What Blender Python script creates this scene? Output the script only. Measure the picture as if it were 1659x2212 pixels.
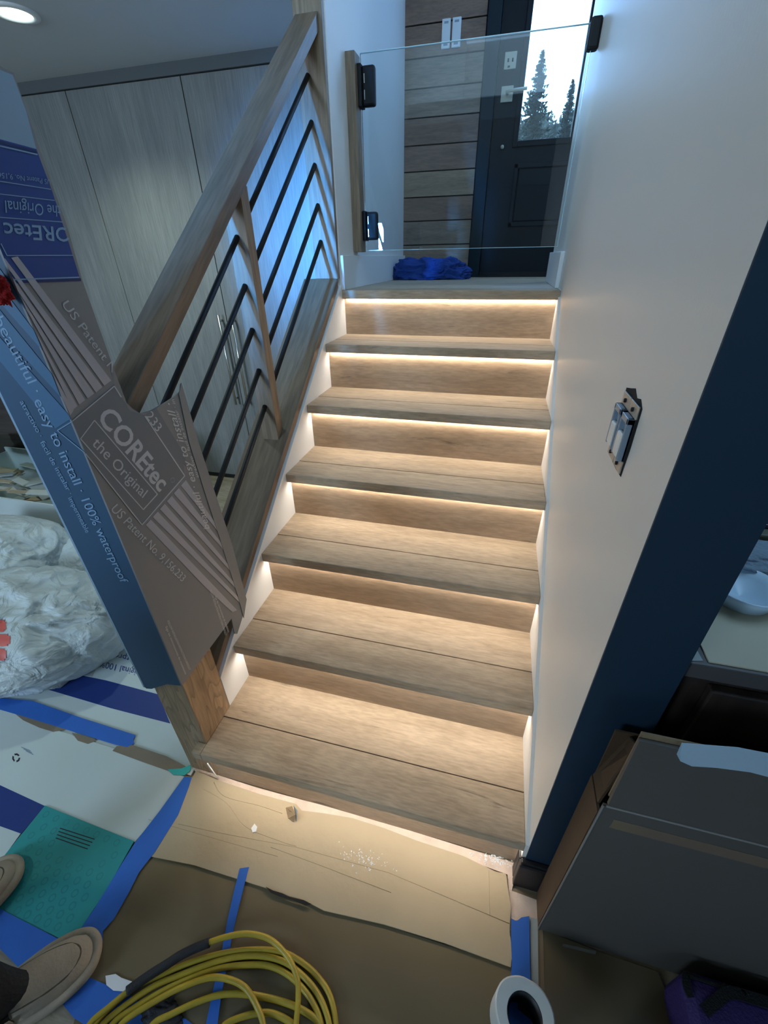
import bpy, bmesh, math, random
from mathutils import Vector, Matrix, noise
random.seed(7)
for o in list(bpy.data.objects): bpy.data.objects.remove(o)
SC = bpy.context.scene
COL = SC.collection

# ------------------------------------------------------------------ camera
F = 902.493; CP = Vector((0.72427, -0.56278, 1.45224))
M0 = Vector((0.96843626, 0.2488443, -0.01441248)).normalized()
M1 = Vector((0.11736147, -0.50622349, -0.85437934)).normalized()
M2 = Vector((-0.21990336, 0.82572047, -0.51944992)).normalized()
cam = bpy.data.cameras.new('camera'); camo = bpy.data.objects.new('camera', cam); COL.objects.link(camo)
cam.sensor_fit = 'HORIZONTAL'; cam.sensor_width = 36; cam.lens = F * 36 / 1659; cam.clip_start = 0.02; cam.clip_end = 300
R3 = Matrix((M0, -M1, -M2)).transposed()
camo.matrix_world = Matrix.Translation(CP) @ R3.to_4x4()
SC.camera = camo
SC.view_settings.view_transform = 'Standard'; SC.view_settings.look = 'None'
SC.view_settings.gamma = 1; SC.view_settings.use_curve_mapping = False
SC.view_settings.exposure = 0.0

# ------------------------------------------------------------------ world (overcast daylight sky)
W_ = bpy.data.worlds.new('sky'); SC.world = W_; W_.use_nodes = True
bg = W_.node_tree.nodes['Background']; bg.inputs[0].default_value = (0.42, 0.70, 1.0, 1); bg.inputs[1].default_value = 5.0

def area(name, loc, target, sx, sy, power, col):
    l = bpy.data.lights.new(name, 'AREA'); l.shape = 'RECTANGLE'; l.size = sx; l.size_y = sy; l.energy = power; l.color = col
    o = bpy.data.objects.new(name, l); COL.objects.link(o); o.location = loc
    o.rotation_euler = (Vector(target) - Vector(loc)).to_track_quat('-Z', 'Y').to_euler(); return o
# daylight through the big windows of the lower room, behind and left of the viewer, plus one fill lamp
wa = area('window_and_fill_light', (-2.45, -3.55, 1.72), (-1.5, 1.2, 0.5), 1.15, 1.3, 56, (0.56, 0.77, 1.0)); wa.data.spread = math.radians(125)
wb = area('window_and_fill_light', (-1.19, -3.55, 1.70), (-0.33, 1.5, 1.52), 0.22, 0.42, 9, (0.06, 0.35, 1.0)); wb.data.spread = math.radians(14)  # narrow spread and deep blue, shaped to throw a patch on the posts
area('window_and_fill_light', (1.9, -3.55, 1.80), (0.9, 0.5, 1.0), 0.8, 0.8, 3.5, (0.36, 0.64, 1.0))  # fill lamp added to brighten the counter, no known window here
# daylight of the entry door glass, from an area lamp added inside it
area('entry_daylight', (0.84, 2.70, 2.75), (0.3, 0.6, 1.9), 0.28, 1.1, 10, (0.18, 0.45, 1.0))

# ------------------------------------------------------------------ helpers
T = 0.25113; WD = 0.93563; OV = 0.03391; RS = 0.19; S = RS / T
def ray(u, v): return M0 * ((u - 829.5) / F) + M1 * ((v - 1106) / F) + M2
def at(u, v, ax, val):
    d = ray(u, v); i = 'xyz'.index(ax); return CP + d * ((val - CP[i]) / d[i])

WL = {}
def tag(o, label=None, cat=None, group=None, kind=None):
    if label: o['label'] = label
    if cat: o['category'] = cat
    if group: o['group'] = group
    if kind: o['kind'] = kind
    return o
def thing(name, loc, label, cat, group=None, kind=None):
    o = bpy.data.objects.new(name, None); COL.objects.link(o); o.location = loc; o.empty_display_size = .05
    WL[o.name] = Vector(loc); return tag(o, label, cat, group, kind)
def mk(name, verts, faces, mat, parent=None, smooth=False, mats=None, fm=None):
    verts = [Vector(v) for v in verts]
    lo = Vector([min(v[i] for v in verts) for i in range(3)]); hi = Vector([max(v[i] for v in verts) for i in range(3)])
    c = Vector(((lo.x + hi.x) / 2, (lo.y + hi.y) / 2, lo.z))
    me = bpy.data.meshes.new(name); me.from_pydata([v - c for v in verts], [], faces)
    for m in (mats or [mat]): me.materials.append(m)
    if fm:
        for p, i in zip(me.polygons, fm): p.material_index = i
    me.validate(); me.update()
    bm = bmesh.new(); bm.from_mesh(me); bmesh.ops.recalc_face_normals(bm, faces=bm.faces); bm.to_mesh(me); bm.free()
    if smooth:
        for p in me.polygons: p.use_smooth = True
    o = bpy.data.objects.new(name, me); COL.objects.link(o); WL[o.name] = c
    if parent: o.parent = parent; o.location = c - WL[parent.name]
    else: o.location = c
    return o
def bev(o, w=0.003, seg=2):
    m = o.modifiers.new('bevel', 'BEVEL'); m.width = w; m.segments = seg; m.limit_method = 'ANGLE'; m.angle_limit = .6; return o
BF = [(0, 1, 2, 3), (4, 7, 6, 5), (0, 4, 5, 1), (1, 5, 6, 2), (2, 6, 7, 3), (3, 7, 4, 0)]
def bv(x0, x1, y0, y1, z0, z1):
    return [(x0, y0, z0), (x1, y0, z0), (x1, y1, z0), (x0, y1, z0), (x0, y0, z1), (x1, y0, z1), (x1, y1, z1), (x0, y1, z1)]
def box(name, x0, x1, y0, y1, z0, z1, mat, parent=None, b=0):
    o = mk(name, bv(x0, x1, y0, y1, z0, z1), BF, mat, parent)
    if b: bev(o, b)
    return o
def prism(name, poly, ext, mat, parent=None, b=0, smooth=False):
    n = len(poly); e = Vector(ext); V = [Vector(p) for p in poly] + [Vector(p) + e for p in poly]
    fs = [tuple(range(n)), tuple(range(2 * n - 1, n - 1, -1))] + [(i, (i + 1) % n, n + (i + 1) % n, n + i) for i in range(n)]
    o = mk(name, V, fs, mat, parent, smooth)
    if b: bev(o, b)
    return o
def joinv(parts):
    V, Fc = [], []
    for v, f in parts:
        n = len(V); V += list(v); Fc += [tuple(i + n for i in q) for q in f]
    return V, Fc
def boxes(name, lst, mat, parent=None, b=0):
    V, Fc = joinv([(bv(*l), BF) for l in lst]); o = mk(name, V, Fc, mat, parent)
    if b: bev(o, b)
    return o
def tube(name, pts, r, mat, parent=None, n=10, closed=False):
    pts = [Vector(p) for p in pts]; V = []; Fc = []; m = len(pts); up = Vector((0, 0, 1)); rr = r if isinstance(r, list) else [r] * m
    for i, p in enumerate(pts):
        a = pts[(i - 1) % m] if (closed or i > 0) else p; c = pts[(i + 1) % m] if (closed or i < m - 1) else p
        t = (c - a).normalized(); s = t.cross(up)
        if s.length < .1: s = t.cross(Vector((1, 0, 0)))
        s.normalize(); w = s.cross(t)
        for k in range(n):
            an = 2 * math.pi * k / n; V.append(p + s * math.cos(an) * rr[i] + w * math.sin(an) * rr[i])
    for i in range(m if closed else m - 1):
        for k in range(n):
            a = i * n + k; b_ = i * n + (k + 1) % n; c = ((i + 1) % m) * n + (k + 1) % n; d = ((i + 1) % m) * n + k
            Fc.append((a, b_, c, d))
    if not closed: Fc += [tuple(range(n - 1, -1, -1)), tuple(range((m - 1) * n, m * n))]
    return mk(name, V, Fc, mat, parent, smooth=True)
def crom(pts, k=8, closed=False):
    pts = [Vector(p) for p in pts]; n = len(pts); out = []
    for i in range(n if closed else n - 1):
        g = (lambda j: pts[j % n]) if closed else (lambda j: pts[max(0, min(n - 1, j))])
        p0, p1, p2, p3 = g(i - 1), g(i), g(i + 1), g(i + 2)
        for q in range(k):
            t = q / k
            out.append(.5 * ((2 * p1) + (p2 - p0) * t + (2 * p0 - 5 * p1 + 4 * p2 - p3) * t * t + (3 * p1 - p0 - 3 * p2 + p3) * t ** 3))
    if not closed: out.append(pts[-1])
    return out
def lathe(name, prof, c, mat, parent=None, n=32, smooth=True):
    V = []; Fc = []
    for r, z in prof:
        for k in range(n): V.append((c[0] + r * math.cos(2 * math.pi * k / n), c[1] + r * math.sin(2 * math.pi * k / n), c[2] + z))
    for i in range(len(prof) - 1):
        for k in range(n): Fc.append((i * n + k, i * n + (k + 1) % n, (i + 1) * n + (k + 1) % n, (i + 1) * n + k))
    return mk(name, V, Fc, mat, parent, smooth=smooth)
def text(name, s, P0, P1, U, nrm, mat, parent, bold=0.0, clip=None, th=0.0004):
    """flat printed lettering: P0-P1 baseline, U cap height vector, nrm the face normal"""
    cu = bpy.data.curves.new('t', 'FONT'); cu.body = s; cu.size = 1; cu.offset = bold; cu.resolution_u = 3
    to = bpy.data.objects.new('t', cu); COL.objects.link(to); bpy.context.view_layer.update()
    me = bpy.data.meshes.new_from_object(to.evaluated_get(bpy.context.evaluated_depsgraph_get()))
    bpy.data.objects.remove(to); xs = [v.co.x for v in me.vertices]
    x0, x1 = min(xs), max(xs); cap = 0.69; P0 = Vector(P0); dx = Vector(P1) - P0; nrm = Vector(nrm)
    V = [P0 + dx * ((v.co.x - x0) / (x1 - x0)) + Vector(U) * (v.co.y / cap) + nrm * th for v in me.vertices]
    fs = [tuple(p.vertices) for p in me.polygons]
    if clip:
        keep = [clip(v) for v in V]; fs = [f for f in fs if all(keep[i] for i in f)]
    o = mk(name, V, fs, mat, parent); return o

# ------------------------------------------------------------------ materials
def nodes(name):
    m = bpy.data.materials.new(name); m.use_nodes = True; nt = m.node_tree; return m, nt, nt.nodes['Principled BSDF']
def plain(name, col, rough=.5, metal=0, spec=None, bump=0, bscale=60, var=0, emit=None, es=0, coat=0):
    m, nt, p = nodes(name); p.inputs['Base Color'].default_value = (*col, 1); p.inputs['Roughness'].default_value = rough
    p.inputs['Metallic'].default_value = metal
    if spec is not None: p.inputs['Specular IOR Level'].default_value = spec
    if coat: p.inputs['Coat Weight'].default_value = coat
    if emit: p.inputs['Emission Color'].default_value = (*emit, 1); p.inputs['Emission Strength'].default_value = es
    if bump or var:
        tc = nt.nodes.new('ShaderNodeTexCoord'); nz = nt.nodes.new('ShaderNodeTexNoise'); nz.inputs['Scale'].default_value = bscale; nz.inputs['Detail'].default_value = 4
        nt.links.new(tc.outputs['Object'], nz.inputs['Vector'])
        if bump:
            b = nt.nodes.new('ShaderNodeBump'); b.inputs['Strength'].default_value = bump; b.inputs['Distance'].default_value = .004
            nt.links.new(nz.outputs[0], b.inputs['Height']); nt.links.new(b.outputs[0], p.inputs['Normal'])
        if var:
            n2 = nt.nodes.new('ShaderNodeTexNoise'); n2.inputs['Scale'].default_value = bscale * .12; n2.inputs['Detail'].default_value = 6
            nt.links.new(tc.outputs['Object'], n2.inputs['Vector'])
            r = nt.nodes.new('ShaderNodeMapRange'); r.inputs[3].default_value = 1 - var; r.inputs[4].default_value = 1 + var
            r.inputs[1].default_value = .3; r.inputs[2].default_value = .7
            nt.links.new(n2.outputs[0], r.inputs[0]); mx = nt.nodes.new('ShaderNodeVectorMath'); mx.operation = 'SCALE'
            mx.inputs[0].default_value = col; nt.links.new(r.outputs[0], mx.inputs['Scale']); nt.links.new(mx.outputs[0], p.inputs['Base Color'])
    return m
def wood(name, c1, c2, axis='x', grain=1.0, rough=.5, knots=True, bump=.25, dark=.35, fine=160, ring=0, tilt=0):
    """grain running along an object axis"""
    m, nt, p = nodes(name); L = nt.links.new; N = nt.nodes.new
    p.inputs['Roughness'].default_value = rough
    tc = N('ShaderNodeTexCoord'); oi = N('ShaderNodeObjectInfo'); add = N('ShaderNodeVectorMath'); add.operation = 'ADD'
    sc = N('ShaderNodeVectorMath'); sc.operation = 'SCALE'; sc.inputs[0].default_value = (13, 7, 5); L(oi.outputs['Random'], sc.inputs['Scale'])
    src = tc.outputs['Object']
    if tilt:
        vr = N('ShaderNodeVectorRotate'); vr.rotation_type = 'X_AXIS'; vr.inputs['Angle'].default_value = -tilt; L(src, vr.inputs[0]); src = vr.outputs[0]
    L(src, add.inputs[0]); L(sc.outputs[0], add.inputs[1])
    def mapd(long, cross):
        mp = N('ShaderNodeMapping'); v = [cross] * 3; v['xyz'.index(axis)] = long; mp.inputs['Scale'].default_value = v; L(add.outputs[0], mp.inputs[0]); return mp
    a = N('ShaderNodeTexNoise'); a.inputs['Scale'].default_value = 1; a.inputs['Detail'].default_value = 5; a.inputs['Roughness'].default_value = .6; a.inputs['Distortion'].default_value = .6
    L(mapd(3.4 if knots else 2.2, 26).outputs[0], a.inputs['Vector'])
    b = N('ShaderNodeTexNoise'); b.inputs['Scale'].default_value = 1; b.inputs['Detail'].default_value = 3; L(mapd(26 if knots else 9, fine).outputs[0], b.inputs['Vector'])
    c = N('ShaderNodeTexNoise'); c.inputs['Scale'].default_value = 1; c.inputs['Detail'].default_value = 2; L(mapd(1.5, 5).outputs[0], c.inputs['Vector'])
    cr = N('ShaderNodeValToRGB'); cr.color_ramp.elements[0].position = .3; cr.color_ramp.elements[0].color = (*c2, 1); cr.color_ramp.elements[1].position = .62; cr.color_ramp.elements[1].color = (*c1, 1)
    L(a.outputs[0], cr.inputs[0])
    r1 = N('ShaderNodeMapRange'); r1.inputs[1].default_value = .35; r1.inputs[2].default_value = .65; r1.inputs[3].default_value = 1 - .16 * grain; r1.inputs[4].default_value = 1 + .06 * grain; L(b.outputs[0], r1.inputs[0])
    r2 = N('ShaderNodeMapRange'); r2.inputs[1].default_value = .3; r2.inputs[2].default_value = .7; r2.inputs[3].default_value = .88; r2.inputs[4].default_value = 1.1; L(c.outputs[0], r2.inputs[0])
    mu = N('ShaderNodeMath'); mu.operation = 'MULTIPLY'; L(r1.outputs[0], mu.inputs[0]); L(r2.outputs[0], mu.inputs[1])
    last = mu
    if knots:   # sparse dark mineral streaks and cracks
        k = N('ShaderNodeTexNoise'); k.inputs['Scale'].default_value = 1; k.inputs['Detail'].default_value = 6; k.inputs['Roughness'].default_value = .65; k.inputs['Distortion'].default_value = 1.2
        L(mapd(3.2, 34).outputs[0], k.inputs['Vector'])
        r3 = N('ShaderNodeMapRange'); r3.inputs[1].default_value = .64; r3.inputs[2].default_value = .73; r3.inputs[3].default_value = 1; r3.inputs[4].default_value = dark; L(k.outputs[0], r3.inputs[0])
        m3 = N('ShaderNodeMath'); m3.operation = 'MULTIPLY'; L(mu.outputs[0], m3.inputs[0]); L(r3.outputs[0], m3.inputs[1]); last = m3
    if ring:
        cn = N('ShaderNodeTexNoise'); cn.inputs['Scale'].default_value = 1; cn.inputs['Detail'].default_value = 2; cn.inputs['Distortion'].default_value = .3
        L(mapd(2.2, 9).outputs[0], cn.inputs['Vector'])
        cm = N('ShaderNodeMath'); cm.operation = 'MULTIPLY'; cm.inputs[1].default_value = ring; L(cn.outputs[0], cm.inputs[0])
        w = N('ShaderNodeMath'); w.operation = 'FRACT'; L(cm.outputs[0], w.inputs[0])
        r4 = N('ShaderNodeMapRange'); r4.inputs[1].default_value = .0; r4.inputs[2].default_value = .35; r4.inputs[3].default_value = .62; r4.inputs[4].default_value = 1; L(w.outputs[0], r4.inputs[0])
        m4 = N('ShaderNodeMath'); m4.operation = 'MULTIPLY'; L(last.outputs[0], m4.inputs[0]); L(r4.outputs[0], m4.inputs[1]); last = m4
    vm = N('ShaderNodeVectorMath'); vm.operation = 'SCALE'; L(cr.outputs[0], vm.inputs[0]); L(last.outputs[0], vm.inputs['Scale']); L(vm.outputs[0], p.inputs['Base Color'])
    bp_ = N('ShaderNodeBump'); bp_.inputs['Strength'].default_value = bump; bp_.inputs['Distance'].default_value = .0015; L(b.outputs[0], bp_.inputs['Height']); L(bp_.outputs[0], p.inputs['Normal'])
    return m
def glassy(name, tint=(1, 1, 1), ior=1.45, rough=0.0):
    m = bpy.data.materials.new(name); m.use_nodes = True; nt = m.node_tree; nt.nodes.clear()
    o = nt.nodes.new('ShaderNodeOutputMaterial'); mx = nt.nodes.new('ShaderNodeMixShader'); fr = nt.nodes.new('ShaderNodeFresnel'); fr.inputs[0].default_value = ior
    t = nt.nodes.new('ShaderNodeBsdfTransparent'); t.inputs[0].default_value = (*tint, 1); g = nt.nodes.new('ShaderNodeBsdfGlossy'); g.inputs['Roughness'].default_value = rough
    nt.links.new(fr.outputs[0], mx.inputs[0]); nt.links.new(t.outputs[0], mx.inputs[1]); nt.links.new(g.outputs[0], mx.inputs[2]); nt.links.new(mx.outputs[0], o.inputs[0]); return m
def emis(name, col, st):
    m = bpy.data.materials.new(name); m.use_nodes = True; nt = m.node_tree; nt.nodes.clear(); o = nt.nodes.new('ShaderNodeOutputMaterial'); e = nt.nodes.new('ShaderNodeEmission')
    e.inputs[0].default_value = (*col, 1); e.inputs[1].default_value = st; nt.links.new(e.outputs[0], o.inputs[0]); return m

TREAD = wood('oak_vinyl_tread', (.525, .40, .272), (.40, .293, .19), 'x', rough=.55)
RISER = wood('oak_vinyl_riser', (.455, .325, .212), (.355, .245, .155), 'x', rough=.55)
OAKX = wood('oak_board_x', (.42, .27, .15), (.30, .18, .09), 'x', knots=False, rough=.5)
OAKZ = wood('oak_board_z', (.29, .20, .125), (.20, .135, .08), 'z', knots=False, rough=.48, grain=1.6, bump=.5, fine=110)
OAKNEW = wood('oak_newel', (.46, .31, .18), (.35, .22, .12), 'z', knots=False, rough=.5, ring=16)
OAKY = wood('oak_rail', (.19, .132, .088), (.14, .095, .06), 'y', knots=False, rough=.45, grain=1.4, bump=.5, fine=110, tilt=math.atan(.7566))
PLK = [wood('shiplap_plank_%s' % n, a, b, 'x', rough=.6, dark=.55) for n, a, b in (('brown', (.27, .165, .115), (.18, .11, .08)), ('grey', (.30, .215, .155), (.20, .14, .10)), ('tan', (.36, .25, .165), (.24, .16, .11)))]
DARKWOOD = wood('dark_walnut_cabinet', (.045, .03, .024), (.022, .014, .011), 'z', knots=False, rough=.45)
BRNWOOD = wood('brown_sideboard', (.07, .055, .045), (.04, .03, .025), 'x', knots=False, rough=.5)
CLOS = wood('grey_laminate_door', (.225, .225, .21), (.185, .185, .175), 'z', knots=False, rough=.5, grain=1.0, fine=190)
LVP = wood('floor_plank', (.42, .34, .24), (.30, .24, .16), 'x', rough=.5)
WHITE = plain('white_wall_paint', (.78, .75, .71), .55, bump=.06, bscale=220)
SKIRT = plain('white_skirt_paint', (.82, .82, .81), .4)
WARMW = plain('right_wall_paint', (.80, .74, .655), .42, bump=.05, bscale=180)
WARMSK = plain('led_warmed_skirt', (.82, .77, .70), .5)  # skirt white warmed to imitate LED light on the right skirt
NAVY = plain('navy_wall_paint', (.008, .028, .055), .6)
BLKBASE = plain('dark_baseboard', (.014, .012, .013), .5)
CEIL = plain('ceiling_paint', (.60, .62, .62), .8, bump=.08, bscale=150)
SOFF = plain('dark_crown', (.095, .10, .10), .6)
BLKM = plain('black_steel', (.006, .006, .007), .55, 0, .3)
CHROME = plain('brushed_nickel', (.62, .60, .56), .25, 1)
DOORB = plain('black_door_paint', (.005, .007, .011), .5, spec=.2)
CASING = plain('navy_casing', (.004, .014, .021), .5, spec=.2)
PLATE = plain('satin_brass_plate', (.42, .39, .30), .5, .2)
GLS = glassy('gate_glass', (.93, .965, .97), 1.5)
GLS2 = glassy('door_glass', (.97, .98, .99), 1.4)
GEDGE = plain('polished_glass_edge', (.55, .80, .85), .1, 0, .8)
LED = emis('led_strip', (1.0, .92, .81), 58)
LAMP = emis('downlight_lens', (.80, 1.0, .92), 9)
KRAFT = plain('kraft_cardboard', (.395, .315, .205), .7, bump=.6, bscale=22, var=.09)
KRAFTD = plain('cardboard_edge', (.26, .18, .10), .8, bump=.4, bscale=200, var=.2)
BROWNP = plain('brown_masking_paper', (.145, .108, .055), .75, bump=.3, bscale=14, var=.12)
GREYC = plain('grey_box_print', (.235, .232, .235), .55)
GREYL = plain('light_grey_print', (.42, .405, .44), .5)
GREYD = plain('logo_grey_print', (.17, .183, .20), .55)
LTXT = plain('silver_print', (.50, .52, .55), .5)
LTXT2 = plain('pale_print', (.62, .62, .62), .5)
NAVYP = plain('navy_box_print', (.018, .075, .155), .5)
BLUEP = plain('blue_bar_print', (.04, .14, .27), .5)
BLULET = plain('light_blue_print', (.22, .37, .55), .5)
ROYAL = plain('royal_blue_print', (.012, .05, .26), .45)
ROYALD = plain('royal_dark_print', (.006, .022, .13), .45)
PALEB = plain('pale_blue_print', (.26, .38, .50), .5)
SHEET = plain('white_sheet_board', (.52, .57, .56), .6, bump=.1, bscale=18, var=.05)
SHEETG = plain('grey_sheet_print', (.34, .37, .37), .6)
SHBLUE = plain('navy_stripe_print', (.010, .032, .18), .5)
TAPE = plain('blue_painters_tape', (.02, .12, .48), .6, bump=.35, bscale=30, var=.1)
TAPEB = plain('brown_tape', (.20, .155, .11), .55, bump=.5, bscale=40, var=.15)
TEAL = plain('teal_print', (.015, .25, .25), .6, var=.08, bscale=60)
TEALD = plain('teal_dark_print', (.012, .205, .215), .6)
TEALB = plain('teal_tape', (.02, .40, .38), .5, bump=.4, bscale=60)
PINK = plain('dusty_floor_edge', (.62, .50, .42), .8, bump=.5, bscale=150, var=.15)
BLACKP = plain('black_print', (.01, .012, .02), .6)
TOWEL = plain('blue_towel', (.012, .05, .25), .85, bump=.9, bscale=180)
WPACK = plain('white_paper', (.72, .74, .76), .5)
ROCK = plain('white_rocker', (.82, .79, .70), .35)
SWG = plain('grey_switch_body', (.22, .28, .34), .3)
METB = plain('galvanised_bracket', (.52, .44, .35), .4, .35, var=.2, bscale=300)
HOLE = plain('dark_hole', (.012, .011, .010), .9)
HOSE = plain('yellow_hose', (.42, .30, .025), .42, bump=.15, bscale=120, var=.14)
SLEEVE = plain('black_sleeve', (.018, .018, .022), .7, bump=.5, bscale=160)
SLIP = plain('tan_suede', (.33, .27, .20), .85, bump=.35, bscale=160, var=.12)
SLIPD = plain('suede_seam', (.085, .068, .05), .9)
SOCK = plain('black_trousers', (.012, .012, .014), .9, bump=.6, bscale=120)
GREYBOX = plain('grey_faced_carton', (.105, .093, .080), .6, bump=.15, bscale=18, var=.06)
CARTB = plain('carton_brown', (.075, .042, .02), .7, bump=.2, bscale=40, var=.1)
PURP = plain('purple_nylon', (.040, .022, .13), .6, bump=.5, bscale=200)
BLKF = plain('black_webbing', (.008, .008, .009), .7, bump=.6, bscale=300)
ROLLW = plain('white_roll_paper', (.50, .54, .54), .7, bump=.2, bscale=60)
CLEART = plain('packing_tape', (.22, .16, .10), .15, 0, .8)
COUNTER = plain('beige_counter_cover', (.52, .46, .33), .55, bump=.2, bscale=20, var=.08)
CEDGE = plain('grey_counter_edge', (.085, .08, .078), .4)
BOWLM = plain('pale_blue_dish', (.55, .70, .82), .3)
CLOTHM = plain('grey_blue_cloth', (.22, .28, .34), .9, bump=.8, bscale=180)
OLIVE = plain('olive_board', (.09, .085, .055), .6)
GREYGL = plain('crumpled_foil', (.30, .31, .36), .25, .6, bump=.9, bscale=60)
MAROON = plain('maroon_card', (.06, .015, .025), .7)
RED = plain('red_wool', (.36, .008, .010), .95, bump=1, bscale=300)
TREE = plain('spruce_green', (.018, .030, .024), .9)
BRUSH = plain('pale_brush', (.07, .085, .08), .9, var=.5, bscale=20)
SNOW = plain('ground_outside', (.35, .36, .36), .9)
SCRAP = plain('scrap_white_board', (.45, .46, .42), .6, var=.1, bscale=40)

def plastic():
    m, nt, p = nodes('white_bag_plastic'); p.inputs['Base Color'].default_value = (.66, .72, .73, 1); p.inputs['Roughness'].default_value = .38
    tc = nt.nodes.new('ShaderNodeTexCoord'); nz = nt.nodes.new('ShaderNodeTexNoise'); nz.inputs['Scale'].default_value = 9; nz.inputs['Detail'].default_value = 4; nz.inputs['Distortion'].default_value = 2.2
    b = nt.nodes.new('ShaderNodeBump'); b.inputs['Strength'].default_value = .8; b.inputs['Distance'].default_value = .03
    nt.links.new(tc.outputs['Object'], nz.inputs['Vector']); nt.links.new(nz.outputs[0], b.inputs['Height']); nt.links.new(b.outputs[0], p.inputs['Normal'])
    tr = nt.nodes.new('ShaderNodeBsdfTranslucent'); tr.inputs[0].default_value = (.7, .75, .78, 1); mx = nt.nodes.new('ShaderNodeMixShader'); mx.inputs[0].default_value = .25
    out = nt.nodes['Material Output']; nt.links.new(p.outputs[0], mx.inputs[1]); nt.links.new(tr.outputs[0], mx.inputs[2]); nt.links.new(mx.outputs[0], out.inputs[0]); return m
BAG = plastic(); REDP = plain('red_bag_print', (.65, .12, .10), .5)
CLEARP = glassy('clear_film', (.72, .80, .78), 1.45, .15)

# ================================================================== SETTING
def struct(o): o['kind'] = 'structure'; return o
LZ = 7 * RS      # landing level 1.33
H1 = 2.285       # lower room ceiling
H2 = 3.75        # stairwell ceiling
NB = -0.034      # plane of the wall end
# lower floor with planks near the closets
fl = struct(box('floor', -4.2, 2.9, -3.7, 2.62, -.10, -.004, LVP))
y = 1.02; k = 0
while y < 1.96:
    y1 = min(y + .178, 1.965); x = -2.3 + (k % 3) * .35 - .6
    while x < -.2:
        x1 = min(x + 1.2, -.18); box('plank', max(x, -2.3) + .0008, x1 - .0008, y + .0008, y1 - .0008, -.004, 0, LVP, fl); x += 1.2
        if x1 >= -.18: break
    y += .178; k += 1
# entry landing
lf = struct(box('floor', -.002, 1.62, 6 * T + .004, 2.86, 1.20, LZ - .006, LVP))
x = 0.0; yy = 6 * T - OV + .128
while yy < 2.80:
    y1 = min(yy + .178, 2.80); box('plank', 0, 1.60, yy + .0008, y1 - .0008, LZ - .006, LZ, TREAD, lf); yy += .178
# ceilings
struct(box('ceiling', -4.2, -.118, -3.7, 1.98, H1, H1 + .12, CEIL))
struct(box('ceiling', -.118, 2.9, -3.7, NB, H1, H1 + .12, CEIL))
struct(box('ceiling', -.2, 1.75, NB, 3.0, H2, H2 + .1, CEIL))
# walls
wr = struct(box('wall_right', WD + .009, WD + .127, NB, 2.18, 0, H2, WARMW))
nv = struct(box('trim_1', WD + .0095, WD + .128, NB - .0035, NB + .0002, 0, H1, NAVY)); nv['label'] = 'navy painted end face of the right wall'
struct(box('trim_2', WD + .1272, WD + .1285, NB + .001, 2.1, 0, H1, NAVY))
struct(box('wall_left', -.108, 0, 1.4725, 2.80, LZ - .1, H2, WHITE, b=.002))
struct(box('wall_far_right', 1.62, 1.72, 2.18, 2.86, 1.2, H2, WHITE))
struct(box('wall_hall_return', WD + .127, 1.62, 2.12, 2.18, 0, H2, WHITE))
struct(box('wall_above_closet', -4.2, -.11, 2.60, 2.68, 0, H2, WHITE))
struct(box('wall_outer_left', -4.3, -4.2, -3.7, 2.6, 0, H2, BRNWOOD))
struct(box('wall_outer_right', 2.9, 3.0, -3.7, 3.0, 0, H2, NAVY))
struct(box('wall_kitchen', WD + .1285, 2.9, 2.0, 2.1, 0, H2, NAVY))
struct(box('wall_header_left', -.14, -.118, -3.6, 1.45, H1 + .12, H2, WHITE))
struct(box('wall_header_front', -.118, 2.9, NB, NB + .05, H1 + .12, H2, WHITE)) if False else None
# rear wall with the window openings that the daylight comes from
WIN = [(-3.05, -1.85, 1.05, 2.40), (-1.33, -1.06, 1.46, 1.94), (1.48, 2.32, 1.38, 2.22)]
segs = []; xp = -4.2
for a, b_, z0, z1 in WIN:
    segs += [(xp, a, -3.7, -3.6, 0, H2), (a, b_, -3.7, -3.6, 0, z0), (a, b_, -3.7, -3.6, z1, H2)]; xp = b_
segs.append((xp, 3.0, -3.7, -3.6, 0, H2))
rw = struct(boxes('wall_back', segs, WHITE))
for i, (a, b_, z0, z1) in enumerate(WIN):
    w = struct(boxes('window_%d' % (i + 1), [(a, b_, -3.68, -3.63, z0, z0 + .04), (a, b_, -3.68, -3.63, z1 - .04, z1), (a, a + .04, -3.68, -3.63, z0 + .04, z1 - .04), (b_ - .04, b_, -3.68, -3.63, z0 + .04, z1 - .04)], SKIRT))
    box('pane', a + .04, b_ - .04, -3.66, -3.655, z0 + .04, z1 - .04, GLS2, w)
# shiplap wall
sw = struct(box('wall_far', -.02, .456, 2.812, 2.86, LZ - .1, H2, HOLE))
zb = 1.402 - .128
zs = [1.33, 1.396, 1.525, 1.66, 1.788, 1.92, 2.048, 2.176, 2.305, 2.432, 2.565, 2.697, 2.829, 2.961, 3.093, 3.225, 3.357, 3.489, 3.621, 3.745]
mi = [2, 1, 1, 0, 2, 0, 0, 1, 1, 0, 0, 1, 0, 2, 1, 0, 1, 2, 0]
for i in range(len(zs) - 1):
    box('plank', 0.0, .452, 2.80, 2.812, zs[i] + .003, zs[i + 1] - .003, PLK[mi[i]], sw, b=.0015)
# upper left wall baseboard and right stub, stairs side
struct(box('baseboard_left', 0, .014, 1.478, 2.80, LZ, LZ + .135, SKIRT, b=.002))
struct(box('baseboard_right', WD - .008, WD + .009, 1.60, 2.18, LZ, LZ + .135, SKIRT, b=.002))
bb = struct(boxes('baseboard_front', [(.930, 1.078, -.055, NB - .0035, 0, .124), (.930, .9436, NB - .0035, -.012, 0, .124), (.934, 1.074, -.050, NB - .0035, .124, .132)], BLKBASE, b=.003))
# header over the railing side (end of the lower ceiling)
struct(box('trim_3', -.20, -.118, -3.6, 1.45, H1 - .0, H1 + .12, SOFF)) if False else None

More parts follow.
